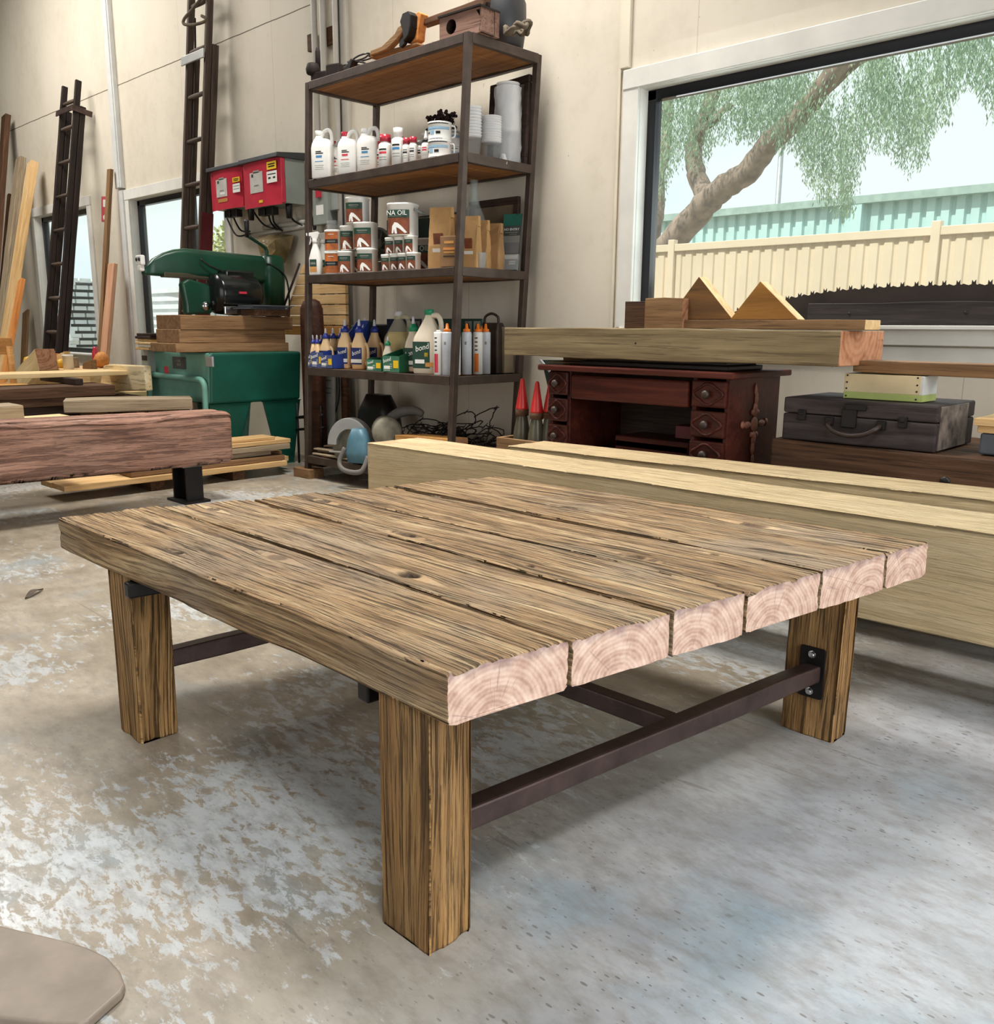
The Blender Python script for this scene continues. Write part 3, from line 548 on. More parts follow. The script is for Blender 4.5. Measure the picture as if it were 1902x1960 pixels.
for k, (lx, ly, sx_, sy_, a_) in enumerate(LEGS):
    H = ZT-.071; o = weathered('leg', [LG, EGB], tbl, (0, 0), (H, H), (-sx_/2, sx_/2), (-sx_/2, sx_/2), sy_/2, sy_, 400+k*57, 120, 56, (), .0030, .0034, .005, allw=True)
    # local x becomes world z
    o.rotation_euler = Matrix(((0, 1, 0), (0, 0, -1), (-1, 0, 0))).transposed().inverted().to_euler() if False else Matrix(((0, 1, 0), (0, 0, 1), (1, 0, 0))).to_euler()
    o.location = (lx, ly, H/2+.0005)
def rhs(name, p0, p1, wd, ht, mat=RAWST, par=None): return board(name, None, None, p0, p1, wd, ht, mat, parent=par or tbl, bev=.004)
rhs('end_rail', (-.922, .836, .152), (-.794, 1.836, .152), .037, .040); rhs('end_rail', (-1.868, .838, .16), (-1.80, 1.822, .16), .037, .040)
rhs('centre_rail', (-.868, 1.385, .152), (-1.83, 1.385, .156), .037, .038)
def bracket(x, y, s):
    m = MB(); m.prism([(a, b) for a, b in arc(.022, .052, .007, 0, PI/2, 3)+arc(-.022, .052, .007, PI/2, PI, 3)+arc(-.022, -.052, .007, PI, PI*1.5, 3)+arc(.022, -.052, .007, PI*1.5, 2*PI, 3)], -.0025, .0025, 0, Matrix.Rotation(PI/2, 4, 'X'))
    p = m.build('mounting_plate', BSTEEL, tbl, (x, y, .152), bev=.001)
    for dz in (-.043, .043):
        b = MB(); b.lathe([(.009, 0), (.009, .0015), (.0065, .0015), (.0065, .007), (.0055, .008)], 0, 6 if False else 12, Matrix.Rotation(PI/2*s, 4, 'X'), False); b.build('bolt', CHROME, p, (0, -.003*s, dz))
bracket(-.796, 1.832, 1); bracket(-.914, .8395, -1); bracket(-1.865, .8415, -1); bracket(-1.80, 1.817, 1)
p = PY(700, 1338, .775); q = PY(248, 1119, .752)
for (cx_, y0, y1) in ((p.x, .768, 1.97), (q.x, .744, 1.93)): rhs('cleat', (cx_, y0, ZT-.095), (cx_+.1, y1, ZT-.095), .03, .034, BSTEEL)
# ------------------------------------------------------------------ steel shelving and what stands on it
SF, SD, SW = 3.02, .508, 1.295
def SX(z): return -4.562+.066*z
LV = [2.2, 1.694, 1.181, .659, .135]
rack = thing('steel_shelf_unit', 'tall brown steel shelf unit with timber shelves leaning slightly against the wall', 'shelf unit', (0, 0, 0))
for fx_, y in ((.02, SF+.02), (SW-.02, SF+.02), (.02, SF+SD-.02), (SW-.02, SF+SD-.02)):
    z0 = .055 if fx_ < .1 else .004
    board('post', None, None, (SX(z0)+fx_, y, z0), (SX(2.2)+fx_, y, 2.2), .032, .032, STEEL, up=(0, 1, 0), bev=.003, parent=rack)
for z in LV:
    x0 = SX(z); zc = z-.022
    for y in (SF+.017, SF+SD-.017): board('rail', None, None, (x0+.04, y, zc), (x0+SW-.04, y, zc), .03, .044, STEEL, bev=.003, parent=rack)
    for xx in (x0+.018, x0+SW-.018): board('rail', None, None, (xx, SF+.03, zc), (xx, SF+SD-.03, zc), .03, .044, STEEL, bev=.003, parent=rack)
    m = MB(); n = 11; w_ = (SW-.08)/n
    for k in range(n): m.box((x0+.04+w_*(k+.5), SF+SD/2, z-.026+random.uniform(-.002, .002)), (SD-.064, w_-.003, .022), rot=(0, 0, PI/2))
    for k in range(n): pass
    m.build('shelf_board', SHBRD, rack, bev=.002)
tag(board('packing_block', None, None, (-4.62, 3.045, .0275), (-4.46, 3.045, .0275), .11, .053, BROWN), 'brown timber block packed under the left foot of the steel shelf unit', 'block')
def at(px, py, Y, z): return (PY(px, py, Y).x, Y, z+.0015)
def pxm(px, py, Y): P = PY(px, py, Y); return FPX/((P-O_).dot(Vector(_f)))      # pixels per metre there
# --- builders (front towards -y)
def lines(parent, items, y, mat_default=GREYT, name='print'):
    m = MB(); mats = []
    for (x, z, w_, h_, mt) in items:
        if mt not in mats: mats.append(mt)
        m.box((x, y, z), (w_, .0008, h_), mats.index(mt))
    return m.build(name, mats, parent)
def jug(label, loc, w_, d_, h_, rz, capm, prints, group=None, handle=True):
    t = thing('plastic_jug', label, 'jug', loc, rz, group); hx, hy = w_/2, d_/2; m = MB()
    m.loft([(0, hx*.93, hy*.93, .012), (.006, hx, hy, .018), (h_*.62, hx, hy, .018), (h_*.72, hx*.94, hy*.92, .02), (h_*.80, hx*.72, hy*.7, .02, -hx*.1, 0), (h_*.84, hx*.36, hy*.5, .02, -hx*.42, 0), (h_*.88, hx*.3, hy*.45, .02, -hx*.45, 0)], 0, 4)
    m.lathe([(hx*.26, h_*.86), (hx*.26, h_*.91)], 0, 14, Matrix.Translation((-hx*.45, 0, 0)))
    m.build('body', WHITE, t)
    if handle:
        q = MB(); q.tube(smooth_path([(-hx*.2, 0, h_*.85), (hx*.15, 0, h_*.97), (hx*.62, 0, h_*.985), (hx*.86, 0, h_*.86), (hx*.85, 0, h_*.68)], 5), [.011]*20+[.012], 0, 8); q.build('handle', WHITE, t)
    c = MB(); c.lathe([(hx*.31, h_*.885), (hx*.33, h_*.89), (hx*.33, h_*.975), (hx*.28, h_*.99)], 0, 16, Matrix.Translation((-hx*.45, 0, 0))); c.build('cap', capm, t)
    lines(t, [(-hx*.15, h_*.54, hx*.55, h_*.02, BLACK), (-hx*.05, h_*.505, hx*.75, h_*.02, BLACK), (-hx*.1, h_*.44, hx*.6, h_*.045, prints), (-hx*.1, h_*.34, hx*.8, h_*.014, prints), (-hx*.1, h_*.26, hx*.9, h_*.006, GREYT), (-hx*.1, h_*.22, hx*.8, h_*.006, GREYT), (-hx*.1, h_*.18, hx*.9, h_*.006, GREYT)], -hy-.0006)
    return t
Z2 = LV[1]
BLUEP = flat('blue_text_print', '#3f86b4', .5)
jug('big white jug with open handle at the left end of the second shelf', at(621, 340, 3.072, Z2), .125, .085, .255, .42, WHITE, BLUEP)
jug('white jug with red cap squeezed behind, second from left on the second shelf', at(647, 333, 3.135, Z2), .10, .075, .205, .42, REDP, PINKT)
jug('white jug with red cap in front, third from left on the second shelf', at(670, 328, 3.095, Z2), .118, .085, .225, .42, REDP, PINKT)
jug('white jug with white cap and blue print between the two red groups', at(708, 318, 3.12, Z2), .12, .09, .225, .42, WHITE, BLUEP)
def sbottle(label, loc, r, h_, capm, capr, caph, prints, rz=.4, cone=False, mat=WHITE, name='bottle', cat='bottle', group=None):
    t = thing(name, label, cat, loc, rz, group); m = MB()
    m.lathe([(r*.9, 0), (r, .004), (r, h_*.68), (r*.92, h_*.74), (capr*.8, h_*.80), (capr*.8, h_*.84)], 0, 20); m.build('body', mat, t)
    c = MB(); prof = [(capr, h_*.82), (capr, h_*.82+caph)]
    if cone: prof += [(capr*.5, h_*.82+caph*1.05), (capr*.28, h_*.82+caph*2.4), (capr*.2, h_*.82+caph*2.5)]
    c.lathe(prof, 0, 16); c.build('cap', capm, t)
    m = MB(); n = 7; lab = [(prints[0], .56, .05), (prints[-1], .46, .07), (GREYT, .32, .02), (GREYT, .24, .02)]; mats = []
    for mt, zc, hh in lab:
        if mt not in mats: mats.append(mt)
        for k in range(n):
            a0, a1 = -PI/2-.6+1.2*k/n, -PI/2-.6+1.2*(k+1)/n; q = r*1.012
            m.add([(q*math.cos(a0), q*math.sin(a0), h_*(zc-hh/2)), (q*math.cos(a1), q*math.sin(a1), h_*(zc-hh/2)), (q*math.cos(a1), q*math.sin(a1), h_*(zc+hh/2)), (q*math.cos(a0), q*math.sin(a0), h_*(zc+hh/2))], [(0, 1, 2, 3)], mats.index(mt))
    m.build('print', mats, t); return t
sbottle('small white bottle with red cap behind the wide red-capped bottle', at(724, 316, 3.14, Z2), .032, .15, REDP, .024, .03, [BLACK, PINKT])
sbottle('white bottle with a wide red screw cap and red print', at(738, 314, 3.08, Z2), .036, .155, REDP, .029, .034, [BLACK, PINKT])
sbottle('white bottle with white cap and pale blue print beside the dark gap', at(763, 309, 3.08, Z2), .036, .17, WHITE, .025, .04, [BLACK, BLUEP])
sbottle('slim white bottle with red cap, left of the slim pair', at(778, 304, 3.08, Z2), .021, .118, REDP, .018, .028, [GREYT, BLACK])
sbottle('slim white bottle with red cap, right of the slim pair', at(791, 302, 3.08, Z2), .021, .118, REDP, .018, .026, [GREYT, BLACK])
sbottle('small silver-grey bottle with dark printed patch next to the dropper', at(803, 301, 3.12, Z2), .024, .11, GREYP, .018, .02, [BLACK, BLACK])
sbottle('white dropper bottle with black collar and pointed white tip', at(815, 297, 3.08, Z2), .022, .105, BLACK, .018, .012, [PINKT, PINKT])
m = MB(); m.lathe([(.014, 0), (.008, .01), (.002, .04)], 0, 12); tag(m.build('dropper_tip', WHITE, None, (PY(815, 297, 3.08).x, 3.08, Z2+.1015)), 'pointed white nozzle cap on top of the black collared dropper bottle', 'nozzle')
def tinA(label, loc, r, h_, rz, side=False):
    t = thing('paint_tin', label, 'tin', loc, rz); m = MB(); m.lathe([(r, 0), (r*1.02, .003), (r, .006), (r, h_-.008), (r*1.03, h_-.006), (r*1.03, h_), (r*.92, h_), (r*.9, h_-.006)], 0, 28); m.build('body', WHITE, t)
    b = MB(); mats = [BLACK, PBLUE, BLUEP]
    for mt, z0, z1, a0, a1 in ((0, .86, .95, -2.6, -.4), (0, .02, .07, -2.2, -1.), (1, .60, .70, -2.8, -.3), (2, .55, .585, -2.8, -.3), (1, .28, .5, -2.1, -1.7), (0, .3, .45, -1.55, -1.15), (0, .33, .43, -2.5, -2.2)):
        n = 8
        for k in range(n):
            p0, p1 = a0+(a1-a0)*k/n, a0+(a1-a0)*(k+1)/n; q = r*1.012
            b.add([(q*math.cos(p0), q*math.sin(p0), h_*z0), (q*math.cos(p1), q*math.sin(p1), h_*z0), (q*math.cos(p1), q*math.sin(p1), h_*z1), (q*math.cos(p0), q*math.sin(p0), h_*z1)], [(0, 1, 2, 3)], mt)
    b.build('print', mats, t); q = MB(); q.tube(smooth_path([(r*1.02, 0, h_*.8), (r*1.35, 0, h_*.75), (r*1.4, 0, h_*.5), (r*1.35, 0, h_*.2), (r*1.02, 0, h_*.15)], 4), .004, 0, 6); q.build('handle', WHITE, t); return t
tinA('white blue-banded resin tin, lower of the stacked pair before the dried flowers', at(842, 295, 3.10, Z2), .057, .082, .3)
tinA('white black-rimmed resin tin, upper of the stacked pair before the dried flowers', (PY(842, 295, 3.10).x, 3.10, Z2+.0845), .057, .082, .45)
tinA('white tin with black patches, lower one half hidden behind the steel post', at(866, 290, 3.23, Z2), .05, .075, .2)
tinA('white tin with black patches, upper one half hidden behind the steel post', (PY(866, 290, 3.23).x, 3.23, Z2+.078), .05, .075, .3)
m = MB(); m.add([(-.06, 0, .03), (.05, 0, -.01), (.055, 0, .03), (-.02, .0, .05), (-.06, .001, .03), (.05, .001, -.01), (.055, .001, .03), (-.02, .001, .05)], [(0, 1, 2, 3), (7, 6, 5, 4), (0, 4, 5, 1), (1, 5, 6, 2), (2, 6, 7, 3), (3, 7, 4, 0)]); p = at(812, 300, 3.125, Z2)
tag(m.build('paper_cone', WHITE, None, (p[0], 3.165, Z2+.11), rot=(.2, .2, .3)), 'pointed white paper cone lying over the small bottles', 'paper')
t = thing('dried_flowers', 'dark dried flower bunch behind the stacked white tins', 'flowers', at(846, 295, 3.3, Z2)); rg = random.Random(8); s_ = MB(); b_ = MB()
for k in range(46):
    a = rg.uniform(0, 2*PI); rr = rg.uniform(.02, .085); e = Vector((rr*math.cos(a), rr*math.sin(a)*.6, rg.uniform(.19, .275))); s_.tube([(0, 0, 0), (e.x*.4, e.y*.4, e.z*.6), e], .0014, 0, 4)
    for j in range(3): b_.lathe([(.001, -.011), (.009, -.003), (.007, .006), (.001, .011)], 0, 6, Matrix.Translation(e+Vector((rg.gauss(0, .009), rg.gauss(0, .009), rg.gauss(0, .012))))@Euler((rg.uniform(0, 3), rg.uniform(0, 3), 0)).to_matrix().to_4x4())
DF = flat('dried_flower_maroon', '#2a1417', .9, 0, .3); s_.build('stems', DF, t); f = b_.build('blossoms', DF, t); f['kind'] = 'stuff'
m = MB(); m.box((0, 0, .03), (.09, .07, .06)); m.box((0, 0, .066), (.06, .05, .012)); tag(m.build('cardboard_box', PAPER2, None, at(748, 300, 3.40, Z2), rot=(0, 0, .1), bev=.003), 'small tan cardboard box at the back of the second shelf', 'box')
m = MB(); m.box((0, 0, .045), (.14, .08, .09)); tag(m.build('cardboard_box', PAPER2, None, at(790, 300, 3.42, Z2), rot=(0, 0, -.05), bev=.003), 'dark tan box behind the red-capped bottles on the second shelf', 'box')
def cups(label, loc, r, h_, n, wrap=False, group=None):
    t = thing('cup_stack', label, 'cups', loc, 0, group)
    for k in range(n):
        z = h_*.32*0+k*(h_*.62/n); c = MB(); hh = h_*.38; c.lathe([(r*.78, z), (r*.97, z+hh-.004), (r*1.03, z+hh-.003), (r*1.03, z+hh), (r*.95, z+hh-.002)] if k == 0 else [(r*.96, z+hh-.010), (r*.97, z+hh-.004), (r*1.03, z+hh-.003), (r*1.03, z+hh), (r*.95, z+hh-.002)], 0, 22); c.build('cup', CLEAR if k == 0 else RIMC, t)
    return t
cups('clear plastic cup stack right behind the front steel post, second shelf', at(903, 288, 3.20, Z2), .047, .25, 11)
cups('short clear plastic cup stack, middle of the three on the second shelf', at(940, 300, 3.30, Z2), .05, .215, 12)
t = cups('tall cup stack wrapped in crinkled clear film on the second shelf', at(971, 306, 3.42, Z2), .057, .39, 17)
m = MB(); rg = random.Random(4); N = 26; rings = []
for i in range(15):
    z = .004+.35*i/14; rings.append([((.066+rg.uniform(-.004, .007))*math.cos(2*PI*k/N), (.066+rg.uniform(-.004, .007))*math.sin(2*PI*k/N), z) for k in range(N)])
m.add([p for r_ in rings for p in r_], [(i*N+k, i*N+(k+1) % N, (i+1)*N+(k+1) % N, (i+1)*N+k) for i in range(14) for k in range(N)], 0, True)
m.tube(smooth_path([(.03, -.066, .02), (.055, -.09, .025), (.075, -.1, .0), (.085, -.11, -.03)], 4), [.02, .014, .011, .01, .012, .014, .013, .012, .015, .017, .018, .016, .01], 0, 7)
m.build('film_wrap', glassy('crinkled_film', '#ffffff', .62, .1), t)
def pframe(label, c, w_, h_, lean, rz, inner):
    t = thing('picture_frame', label, 'picture', c, rot=(lean, 0, rz)); m = MB(); b = .035
    for q in ((0, 0, b/2, w_, b), (0, 0, h_-b/2, w_, b)): m.box((q[0], 0, q[2]), (q[3], .022, q[4]))
    for sx_ in (-1, 1): m.box((sx_*(w_/2-b/2), 0, h_/2), (b, .022, h_-2*b))
    m.build('frame', DARK, t, bev=.003); m = MB(); m.box((0, .004, h_/2), (w_-2*b, .006, h_-2*b)); m.build('backing', inner, t); return t
pframe('black picture frame leaning behind the cup stacks', (SX(Z2)+SW-.17, 3.485, Z2+.002), .30, .42, -.06, -.1, flat('taupe_card', '#857b6a', .8))
pframe('dark picture frame behind the paper bags on the third shelf', (SX(LV[2])+SW-.235, 3.49, LV[2]+.002), .36, .37, -.03, 0, flat('brown_print', '#6b5a45', .8))
# --- third shelf: tins of oil, bags, sprays
Z3 = LV[2]
def oiltin(label, cat, loc, w_, h_, rz, orange=False, big=False, group=None):
    t = thing('oil_tin', label, cat, loc, rz, group); hx = w_/2; m = MB(); r = hx*.62
    m.loft([(0, hx*.97, hx*.97, r), (.003, hx, hx, r), (h_-.012, hx, hx, r), (h_-.011, hx*1.04, hx*1.04, r), (h_-.002, hx*1.04, hx*1.04, r), (h_, hx, hx, r)], 0, 5); m.build('body', WHITE if not orange else WHITE, t)
    q = hx*1.0; m = MB(); arcp = []
    a = hx-r; cvx = [(-hx+.001, -a)]+[]
    pts = [(-q, -a+r*.2)]+[(-a-r*math.sin(th), -a-r*math.cos(th)) for th in np.linspace(1.1, 0, 6)]+[(a+r*math.sin(th), -a-r*math.cos(th)) for th in np.linspace(0, .75, 5)]
    pts = [(x*1.012, y*1.012) for x, y in pts[1:]]
    def band(z0, z1, mt, f0=0., f1=1.):
        n = len(pts); i0 = int(f0*(n-1)); i1 = int(round(f1*(n-1)))
        for k in range(i0, i1): m.add([(pts[k][0], pts[k][1], z0*h_), (pts[k+1][0], pts[k+1][1], z0*h_), (pts[k+1][0], pts[k+1][1], z1*h_), (pts[k][0], pts[k][1], z1*h_)], [(0, 1, 2, 3)], mt, True)
    if orange: band(.05, .36, 1); band(.36, .56, 2); band(.56, .9, 1)
    else: band(.54, .78, 0); band(.03, .54, 1)
    m.build('label_panel', [DGRN, RUST if not orange else flat('orange_print', '#b4622a', .55, 0, .3, 24), BLACK], t)
    y = -hx*1.018
    if not orange:
        p = MB(); p.prism([(x*w_*.46, z*h_) for x, z in ((-.55, .06), (-.42, .06), (-.36, .2), (-.28, .05), (-.1, .05), (-.16, .25), (.1, .2), (.55, .06), (.75, .08), (.3, .27), (-.05, .38), (-.3, .4), (-.5, .28))], -.0004, .0004, 0, Matrix.Translation((0, y, 0))@Matrix.Rotation(PI/2, 4, 'X')); p.build('white_figure', WHITE, t)
        if big: text('lettering', 'NA OIL', w_*.24, WHITE, t, (-.05*w_, y-.0006, h_*.68)); lines(t, [(-.1*w_, h_*.585, w_*.5, h_*.012, GREYT)], y-.0004)
        else: lines(t, [(0, h_*.68, w_*.5, h_*.04, GREYT), (0, h_*.61, w_*.4, h_*.015, GREYT)], y-.0004, name='lettering')
    else: lines(t, [(0, h_*.46, w_*.55, h_*.035, GREYT), (0, h_*.78, w_*.35, h_*.02, WHITE)], y-.0004, name='lettering')
    return t
def spray(label, loc, rz):
    t = thing('spray_bottle', label, 'spray bottle', loc, rz); m = MB()
    m.loft([(0, .036, .024, .015), (.004, .038, .026, .018), (.09, .037, .025, .018), (.13, .026, .02, .016), (.165, .014, .014, .013), (.18, .013, .013, .012)], 0, 5); m.build('body', GLUEW if False else WHITE, t)
    h = MB(); h.loft([(.178, .017, .017, .015), (.195, .017, .017, .015)], 0, 4); h.prism([(-.05, .215), (-.05, .23), (.02, .238), (.03, .225), (.018, .195), (-.012, .195), (-.02, .212)], -.011, .011, 0, Matrix.Rotation(PI/2, 4, 'X')); h.prism([(-.03, .212), (-.024, .212), (-.022, .19), (-.034, .165), (-.038, .168), (-.03, .19)], -.006, .006, 0, Matrix.Rotation(PI/2, 4, 'X')); h.build('trigger_head', WHITE, t, bev=.002)
    l = MB(); l.box((-.004, -.0268, .05), (.042, .0008, .07), 0); l.box((-.004, -.0272, .03), (.042, .0008, .03), 1); l.box((-.004, -.0274, .063), (.03, .0008, .012), 2); l.build('label_panel', [DGRN, HONEY, GREYT], t); return t
spray('white trigger spray bottle in front at the left end of the third shelf', at(605, 522, 3.055, Z3), .5)
spray('white trigger spray bottle half hidden behind the first one', at(621, 521, 3.11, Z3), .5)
oiltin('orange-labelled tin, lower of the two stacked tins beside the sprays', 'tin', at(641, 521, 3.085, Z3), .095, .122, .5, True)
p = at(641, 521, 3.085, Z3)
oiltin('orange-labelled tin, upper of the two stacked tins beside the sprays', 'tin', (p[0]+.006, p[1], p[2]+.1225), .095, .115, .5, True)
m = MB(); m.loft([(0, .03, .03, .004), (.05, .03, .03, .004)], 0, 2, False); tag(m.build('clear_tub', CLEAR, None, (p[0]+.004, p[1], p[2]+.2385), rot=(0, 0, .4)), 'small clear tub on top of the orange-labelled tins', 'tub')
g_ = 'oil tins in the left pyramid on the third shelf'; py0 = {}
for nm, px_, w_, h_ in (('bottom left', 664, .088, .118), ('bottom middle', 683, .088, .118), ('bottom right', 704, .1, .122)):
    oiltin('white oil tin, %s of the left tin pyramid on the third shelf' % nm, 'tin', at(px_ , 520, 3.08+.0, Z3) if nm != 'bottom middle' else at(px_, 520, 3.145, Z3), w_ if nm != 'bottom middle' else .09, h_, .55, group=g_); py0[nm] = PY(px_, 520, 3.08).x
oiltin('white oil tin, left one in the middle row of the left tin pyramid', 'tin', (PY(669, 480, 3.1).x, 3.1, Z3+.1245), .088, .13, .55, group=g_)
oiltin('larger white oil tin, right one in the middle row of the left pyramid', 'tin', (PY(701, 480, 3.09).x, 3.09, Z3+.1245), .115, .135, .55, group=g_)
oiltin('white oil tin standing alone on top of the left tin pyramid', 'tin', (PY(685, 437, 3.1).x, 3.1, Z3+.2605), .112, .135, .55, group=g_)
g_ = 'small oil tins stacked under the big oil bucket'
for k, (px_, Y_) in enumerate(((742, 3.07), (759, 3.07), (774, 3.07), (792, 3.07))): oiltin('small oil tin, %s in the bottom row under the big oil bucket' % ['leftmost', 'second from left', 'third from left', 'rightmost'][k], 'tin', at(px_, 516, Y_, Z3), .058 if k < 3 else .062, .083, .3, group=g_)
for k, px_ in enumerate((750, 768, 787)): oiltin('small oil tin, %s in the upper row under the big oil bucket' % ['left', 'middle', 'right'][k], 'tin', (PY(px_, 490, 3.08).x, 3.08, Z3+.0855), .06, .083, .3, group=g_)
t = oiltin('big white oil bucket with grey side handle on top of the small tins', 'bucket', (PY(772, 463, 3.085).x, 3.085, Z3+.170), .14, .158, .5, big=True)
q = MB(); q.tube(smooth_path([(.071, -.03, .13), (.1, -.02, .115), (.11, .02, .11), (.09, .05, .12), (.07, .05, .13)], 4), .006, 0, 7); q.build('handle', GREYP, t)
t = oiltin('white oil bucket with raised wire handle half hidden behind the kraft bag', 'bucket', at(818, 513, 3.27, Z3), .155, .17, .35, big=True)
q = MB(); q.tube([(-.07, -.02, .16), (-.06, -.03, .26), (-.04, -.03, .275), (.04, -.03, .275), (.06, -.03, .26), (.07, -.02, .16)], .0035, 0, 6); q.build('handle', GMETAL, t)
t = thing('grey_hub_wheel', 'grey round slotted plastic disc standing behind the left tin pyramid', 'disc', (PY(722, 465, 3.2).x, 3.2, Z3+.16), rot=(PI/2, 0, .35)); m = MB(); m.lathe([(.085, -.01), (.09, -.008), (.09, .008), (.085, .01), (.078, .01), (.078, -.01)], 0, 28); m.lathe([(.03, -.008), (.03, .012), (.02, .014)], 0, 18)
for k in range(7): a = 2*PI*k/7; m.tube([(.025*math.cos(a), .025*math.sin(a), 0), (.08*math.cos(a+.25), .08*math.sin(a+.25), 0)], .005, 0, 6)
m.build('disc', GREYP, t); m = MB(); m.box((0, -.125, 0), (.05, .06, .02)); m.build('foot', GREYP, t)
m = MB(); m.box((0, 0, .165), (.66, .012, .33)); tag(m.build('backing_board', flat('dark_green_board', '#1f2d28', .6), None, (SX(Z3)+.50, 3.50, Z3+.002), rot=(-.02, 0, 0)), 'dark green board standing along the back of the third shelf', 'board')
def bag(label, loc, w_, d_, h_, rz, mat=PAPER, lab=False, fold=True, seed=1):
    t = thing('paper_bag', label, 'bag', loc, rz); rg = random.Random(seed); m = MB(); rings = []; N = 24
    for i in range(9):
        f = i/8; z = h_*f; pinch = 1-.72*max(0, f-.35)/.65; ring = []
        for k in range(N):
            a = 2*PI*k/N; c, s = math.cos(a), math.sin(a); ex = .25; x = w_/2*math.copysign(abs(c)**ex, c); y = d_/2*pinch*math.copysign(abs(s)**ex, s)
            if abs(c) > .8: x *= 1-.25*(f if f > .2 else 0)*(1-abs(s))
            ring.append((x+rg.uniform(-.002, .002), y+rg.uniform(-.003, .003)*f, z))
        rings.append(ring)
    m.add([p for r_ in rings for p in r_], [(i*N+k, i*N+(k+1) % N, (i+1)*N+(k+1) % N, (i+1)*N+k) for i in range(8) for k in range(N)]+[tuple(range(N-1, -1, -1)), tuple(8*N+k for k in range(N))], 0, False); m.build('bag', mat, t)
    if fold:
        m = MB(); m.loft([(h_-.045, w_/2*.98, d_*.2, .003), (h_+.004, w_/2*.96, d_*.17, .003)], 0, 2, False); m.build('folded_top', mat, t)
    if lab: m = MB(); y = -d_/2*.96; m.box((0, y, h_*.42), (w_*.42, .002, h_*.32), 1, (.13, 0, 0)); m.box((0, y-.0012, h_*.52), (w_*.42, .002, h_*.08), 0, (.13, 0, 0)); m.box((0, y-.002, h_*.3), (w_*.5, .002, h_*.06), 2, (.13, 0, 0)); m.build('label_panel', [DGRN, RUST, WHITE], t)
    return t
bag('tall kraft paper bag with green label left of the front steel post', at(846, 511, 3.13, Z3), .125, .09, .29, .42, lab=True)
bag('kraft paper bag tucked behind the tall labelled bag', at(868, 511, 3.25, Z3), .12, .08, .27, .3, seed=3)
m = MB(); m.box((0, 0, .072), (.095, .06, .144)); t = thing('coffee_carton', 'brown printed carton in front of the kraft bag by the steel post', 'carton', at(864, 509, 3.065, Z3), .4); m.build('carton', PAPER2, t, bev=.003)
lines(t, [(0, .085, .06, .012, ORANGE), (0, .068, .055, .008, HONEY), (0, .05, .06, .006, DARK), (0, .115, .05, .012, HONEY)], -.0305)
bag('green-labelled kraft bag right of the front steel post', at(902, 513, 3.2, Z3), .09, .085, .245, .45, lab=True, seed=5)
bag('plain kraft bag with flat folded top in the middle of the right bay', at(921, 512, 3.30, Z3), .09, .06, .235, .3, seed=7)
bag('crumpled brown paper bag next to the leaning brochure', at(944, 513, 3.37, Z3), .10, .085, .225, .35, flat('dark_kraft', '#a07a50', .8, 0, .15, 9, .3), seed=9)
t = thing('clear_cup', 'single clear ribbed cup in front of the kraft bags', 'cup', at(919, 514, 3.225, Z3)); m = MB(); m.lathe([(.026, 0), (.032, .075), (.034, .077), (.03, .075), (.025, .003)], 0, 14, None, False); m.build('cup', CLEAR, t)
t = thing('glass_decanter', 'long-necked clear glass decanter behind the kraft bags', 'bottle', at(907, 430, 3.36, Z3)); m = MB(); m.lathe([(.07, 0), (.075, .01), (.075, .2), (.055, .27), (.03, .33), (.02, .4), (.022, .45), (.018, .45), (.015, .39), (.02, .33)], 0, 22); m.build('glass', GLASSB, t)
p = at(972, 520, 3.425, Z3); t = thing('brochure_stand', 'tilted green and grey NO ENTRY brochure in a clear holder', 'brochure', p, rot=(-.22, 0, .35)); m = MB(); m.box((0, 0, .145), (.10, .006, .29)); m.build('brochure', flat('brochure_paper', '#3f4440', .5), t)
m = MB(); m.box((0, -.0035, .26), (.1, .001, .06), 0); m.box((0, -.0035, .16), (.1, .001, .035), 1); m.box((0, -.0035, .115), (.1, .001, .055), 2); m.box((0, -.004, .068), (.1, .002, .02), 3); m.lathe([(.015, -.004), (.015, -.0045)], 4, 14, Matrix.Translation((.0, 0, .255))@Matrix.Rotation(PI/2, 4, 'X')@Matrix.Scale(1, 4)); m.build('print', [flat('teal_print', '#16604f', .5), GREYT, flat('mid_grey_print', '#6b6a6c', .5), WHITE, BLACK], t)
text('lettering', 'NO ENTRY', .017, WHITE, t, (0, -.004, .21)); lines(t, [(0, .195, .07, .004, GREYT), (.01, .185, .04, .003, GREYT), (.02, .045, .035, .006, WHITE), (.02, .034, .035, .006, WHITE), (-.01, .052, .05, .002, GREYT)], -.004)
m = MB(); m.box((0, -.018, .04), (.108, .0015, .08)); m.box((0, -.007, .0), (.108, .024, .002)); m.box((.054, -.007, .04), (.0015, .024, .08)); m.box((-.054, -.007, .04), (.0015, .024, .08)); m.build('clear_holder', CLEAR, t)
